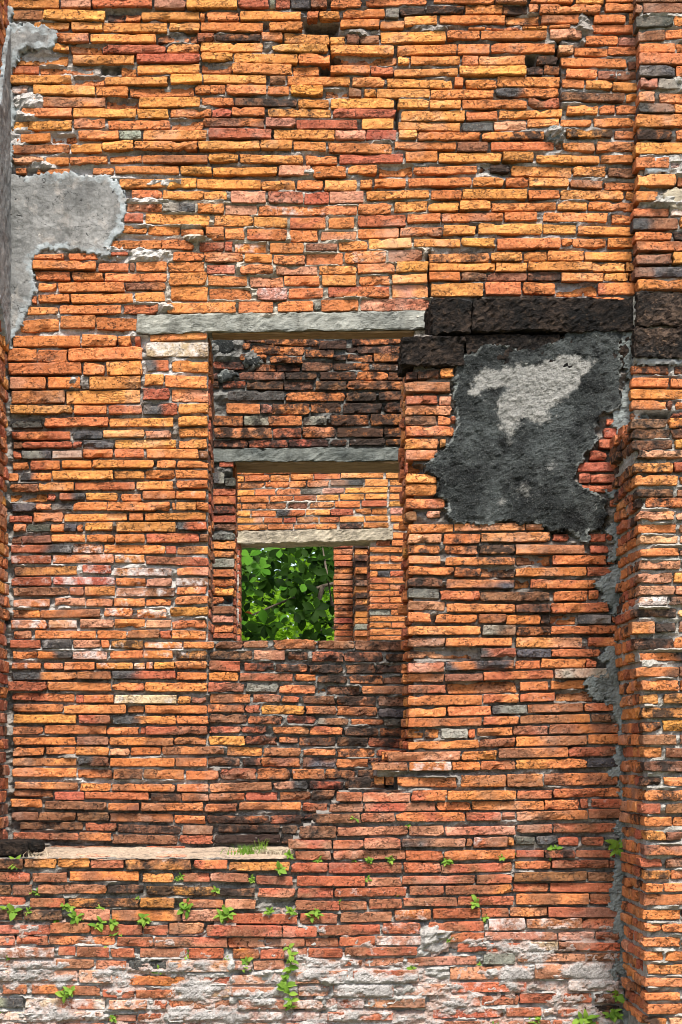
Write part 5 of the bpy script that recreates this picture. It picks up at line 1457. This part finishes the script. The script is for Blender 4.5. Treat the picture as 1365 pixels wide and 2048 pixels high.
def bush(name, label, centre, rad, n, size, mat, cat, stems=5):
    root = thing(name, label, cat, (centre[0], centre[1], 0))
    lm = leaf_mesh('leaf', size, size * 0.6, mat, 0.2, 0.2, 3)
    M4 = []
    for _ in range(n):
        d = Vector((random.gauss(0, 1), random.gauss(0, 1), random.gauss(0, 1))).normalized() * (random.random() ** 0.4)
        lump = 1 + 0.28 * math.sin(d.x * 6 + d.z * 5) * math.cos(d.y * 5 + d.z * 4)
        c = Vector(centre) + Vector((d.x * rad[0], d.y * rad[1], d.z * rad[2])) * lump
        M4.append(aim(c, (random.uniform(-1, 1), random.uniform(-1, 1), random.uniform(-0.5, 0.8)), random.uniform(-1.5, 1.5), random.uniform(0.7, 1.3)))
    merge_leaves('crown', lm, M4, mat, root)
    Vt, Ft, o = [], [], 0
    for k in range(stems):
        q = 6.28 * k / stems
        v, f = tube([(centre[0] + 0.1 * math.cos(q), centre[1] + 0.1 * math.sin(q), -0.05), (centre[0] + 0.2 * math.cos(q), centre[1] + 0.2 * math.sin(q), centre[2] * 0.5), (centre[0] + rad[0] * 0.4 * math.cos(q), centre[1] + rad[1] * 0.4 * math.sin(q), centre[2] + rad[2] * 0.3)], [0.06, 0.045, 0.015], 6)
        Vt += v; Ft += [[i + o for i in fc] for fc in f]; o += len(v)
    centred('trunk', Vt, Ft, M_BARK, root)
    return root
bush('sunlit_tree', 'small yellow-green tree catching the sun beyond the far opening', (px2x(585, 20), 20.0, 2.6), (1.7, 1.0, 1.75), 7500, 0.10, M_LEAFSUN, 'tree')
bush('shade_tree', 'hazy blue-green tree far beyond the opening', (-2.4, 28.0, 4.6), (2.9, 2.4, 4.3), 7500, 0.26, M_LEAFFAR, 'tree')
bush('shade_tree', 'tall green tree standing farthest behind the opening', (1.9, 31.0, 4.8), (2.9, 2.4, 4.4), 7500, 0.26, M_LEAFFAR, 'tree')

# ---------------------------------------------------------------- weeds in the joints
WL = [leaf_mesh('leaf', 1.0, w, M_WEED, 0.25, d, 5, 0.9) for w, d in ((0.52, 0.15), (0.62, 0.3), (0.46, 0.45))]
def weed(px, py, size, n, label, Y=YP, style='tuft', group='weeds rooted in the brick joints'):
    s = size / FPX * (DIST + Y)
    base = Vector((px2x(px, Y), Y - 0.004, py2z(py, Y)))
    root = thing('weed', label, 'plant', base + Vector((0, 0.02, -0.2 * s)), group)
    stems = max(1, n // 4); V, F, o = [], [], 0; nodes = []
    for k in range(stems):
        d = Vector((random.uniform(-0.6, 0.6), -random.uniform(0.35, 0.8), random.uniform(0.0, 0.7) if style != 'hang' else -random.uniform(0.4, 1.2)))
        p0 = base + Vector((random.uniform(-0.1, 0.1) * s, 0.03, -0.15 * s)); p1 = p0 + d * s * 0.3; p2 = p1 + (d + Vector((0, 0, 0.3 if style != 'hang' else -0.5))) * s * 0.22
        v, f = tube([p0, p1, p2], [0.028 * s + 0.0006, 0.022 * s + 0.0005, 0.0006], 5); V += v; F += [[i + o for i in fc] for fc in f]; o += len(v)
        nodes.append((p1, p2))
    centred('stem', V, F, M_STEM, root)
    for k in range(n):
        p1, p2 = nodes[k % stems]; t = random.uniform(0.2, 1.0); p = p1.lerp(p2, t)
        q = 6.283 * k / n + random.uniform(-0.5, 0.5)
        d = Vector((math.cos(q), -random.uniform(0.25, 0.9), math.sin(q) * 0.85 + 0.1))
        ob = link('leaf', random.choice(WL), root)
        ob.matrix_parent_inverse = Matrix.Translation(-Vector(root.location))
        ob.matrix_basis = aim(p, d, random.uniform(-0.5, 0.5), s * random.uniform(0.20, 0.46), (0, -0.8, 0.6))
    return root
WEEDS = [
 (30, 1728, 42, 10, 'bushy weed with pale green leaves under the dark coping block'), (13, 1826, 40, 9, 'star-shaped weed with long leaves at the left margin of the plinth'),
 (68, 1787, 26, 6, 'two-leafed sprig below the bushy weed near the left margin'), (55, 1823, 26, 6, 'thin yellowish sprig right of the star-shaped weed'),
 (132, 1818, 34, 10, 'dense dark-green clump, first of the chain of weeds on the plinth'), (152, 1838, 32, 9, 'bright clump hanging just below the dense dark-green clump'),
 (112, 1842, 22, 5, 'small dark sprig left of the weed chain'), (190, 1848, 36, 9, 'leafy weed midway along the weed chain on the plinth'), (209, 1822, 24, 6, 'upright sprig rising above the weed chain'),
 (228, 1843, 36, 8, 'broad-leafed weed near the end of the weed chain'), (234, 1868, 28, 7, 'feathery yellow-green sprig hanging below the weed chain'), (281, 1844, 32, 9, 'round weed ending the weed chain'),
 (356, 1757, 26, 8, 'small weed beneath the ochre ledge bricks'), (278, 1798, 18, 4, 'tiny wilted sprig beside the mossy ochre brick'), (430, 1781, 26, 7, 'fan-shaped weed on the mossy brick'),
 (374, 1815, 34, 8, 'sprawling yellow sprig over the pale joint'), (445, 1830, 42, 15, 'thick round clump of bright weeds in the middle of the plinth'), (20, 1912, 28, 9, 'weed over the whitewashed bricks at the left margin'),
 (225, 1897, 22, 6, 'small dark weed under the long pink brick'), (374, 1912, 28, 8, 'weed low on the plinth above the white mortar'), (132, 1990, 40, 10, 'large weed on the white mortar low at the left'),
 (331, 1947, 34, 6, 'three-leafed weed on the orange brick low on the plinth'), (231, 2040, 26, 7, 'weed cut by the bottom edge of the view'), (2, 2028, 20, 5, 'weed sprig in the lower left corner'),
 (450, 1918, 18, 5, 'tiny weed beneath the red bricks right of the low weed'), (541, 1820, 36, 7, 'rosette of six pointed leaves beside the vertical joint'), (583, 1824, 38, 9, 'drooping pale weed right of the pointed rosette'),
 (628, 1830, 44, 11, 'spreading weed trailing over the brick right of the drooping weed'), (570, 1742, 44, 8, 'large-leafed weed at the end of the ochre ledge'), (504, 1760, 24, 8, 'dried pale sprig under the ochre ledge'),
 (481, 1787, 24, 7, 'bright weed between the red bricks below the dried sprig'), (581, 1711, 30, 9, 'dark green tuft at the corner of ledge and panel'), (635, 1718, 24, 7, 'slim upright weed on the panel near the ledge end'),
 (705, 1723, 20, 6, 'small weed, first of three in one joint right of the ledge'), (735, 1722, 30, 9, 'yellow-green weed, second of three in one joint'), (784, 1720, 28, 8, 'low creeping weed, third of three in one joint'),
 (888, 1722, 28, 7, 'spidery weed under the charcoal bricks'), (803, 1788, 30, 9, 'dark weed beside the vertical crack of the panel'), (728, 1762, 22, 6, 'thin weed between pink bricks on the panel'),
 (778, 1772, 12, 4, 'single yellow leaf sprout on the panel'), (680, 1805, 18, 4, 'flat yellow sprig in the joint under the pink bricks'), (1001, 1714, 20, 6, 'small round weed on the orange brick of the panel'),
 (1035, 1709, 14, 4, 'tiny sprout right of the small round weed'), (1100, 1703, 30, 8, 'pale weed near the inner corner of the panel'), (956, 1803, 38, 9, 'spiky dandelion-like weed on the panel'),
 (974, 1836, 24, 8, 'low mossy weed under the spiky weed'), (957, 1930, 18, 6, 'small weed above the white mortar on the panel'), (821, 1945, 34, 5, 'weed with pale heart-shaped leaves on the white mortar'),
 (895, 1881, 20, 7, 'dark small weed beside the lump of mortar'), (488, 1930, 30, 9, 'bushy small weed above the white mortar at the seam'), (712, 1642, 24, 6, 'weed on the stepped broken edge of the panel'),
 (817, 1652, 16, 5, 'tiny weed above the pink bricks right of the stepped edge'), (528, 2020, 18, 5, 'sprig left of the foot of the hanging vine'), (1236, 1988, 40, 6, 'broad dark leaves in the corner by the pier'),
 (1228, 2032, 50, 12, 'dark leafy plant at the foot of the pier'), (1172, 2035, 40, 9, 'shaded plant left of the one at the pier foot'), (1075, 2046, 34, 10, 'bright weeds at the bottom edge below the panel'), (990, 2048, 26, 8, 'low bright sprout at the bottom edge left of the bright weeds'),
]
for x_, y_, s_, n_, lab in WEEDS: weed(x_, y_, s_ * random.uniform(0.85, 1.3), int(n_ * random.uniform(1.1, 1.7)), lab)
weed(1238, 1668, 64, 12, 'dark fern hanging in the corner between panel and pier', style='hang')
# hanging vine
vr = thing('vine', 'thin green vine hanging down the vertical joint over the white mortar', 'plant', (px2x(577, YP), YP, py2z(1895, YP)))
pts = [(px2x(578 + 5 * math.sin(i * 0.9), YP), YP - 0.02 - 0.01 * math.sin(i), py2z(1895 + i * 13, YP)) for i in range(10)]
V, F = tube(pts, np.linspace(0.004, 0.0015, 10), 5); centred('stem', V, F, M_STEM, vr)
for i, p in enumerate(pts):
    for k in range(5 if i < 4 or i > 5 else 3):
        q = random.uniform(0, 6.28)
        ob = link('leaf', random.choice(WL), vr); ob.matrix_parent_inverse = Matrix.Translation(-Vector(vr.location))
        ob.matrix_basis = aim(Vector(p), (math.cos(q), -0.6, math.sin(q) * 0.7 + 0.1), random.uniform(-0.6, 0.6), random.uniform(0.018, 0.05) if i != 6 else 0.05, (0, -0.8, 0.6))
# grass tuft and dead roots on the ledge
def blades(name, label, px, Y, n, hgt, spread, mat, cat, curl=0.3):
    root = thing(name, label, cat, (px2x(px, Y), Y, slope(Y)))
    V, F = [], []
    for _ in range(n):
        b = Vector((px2x(px, Y) + random.gauss(0, spread), Y + random.gauss(0, 0.03), slope(Y) - 0.01)); h = hgt * random.uniform(0.4, 1.1)
        lean = Vector((random.uniform(-curl, curl), random.uniform(-curl, curl) * 0.6, 1)); side = Vector((0.0022, random.uniform(-0.001, 0.001), 0)); o = len(V)
        for t_ in (0, 0.4, 0.75, 1):
            c = b + Vector((lean.x * h * t_ * t_, lean.y * h * t_ * t_, h * t_ * (1 - 0.35 * curl * t_))); w = side * (1 - t_ * 0.9)
            V += [tuple(c - w), tuple(c + w)]
        F += [[o, o + 1, o + 3, o + 2], [o + 2, o + 3, o + 5, o + 4], [o + 4, o + 5, o + 7, o + 6]]
    ob = centred('blades', V, F, mat, root); ob['kind'] = 'stuff'
blades('grass_tuft', 'short bright grass tuft growing on the bare ledge', 498, -0.22, 170, 0.06, 0.040, M_WEED, 'grass', 0.6)
blades('grass_tuft', 'sparse taller grass blades beside the short tuft', 525, -0.20, 26, 0.085, 0.016, M_WEED, 'grass', 0.4)
blades('dead_grass', 'matted dry grass roots at the end of the ledge', 548, -0.25, 320, 0.07, 0.045, M_STRAW, 'grass', 1.6)
blades('dead_grass', 'small dry grass wisp beside the coping block', 68, -0.36, 26, 0.06, 0.03, M_STRAW, 'grass', 0.9)
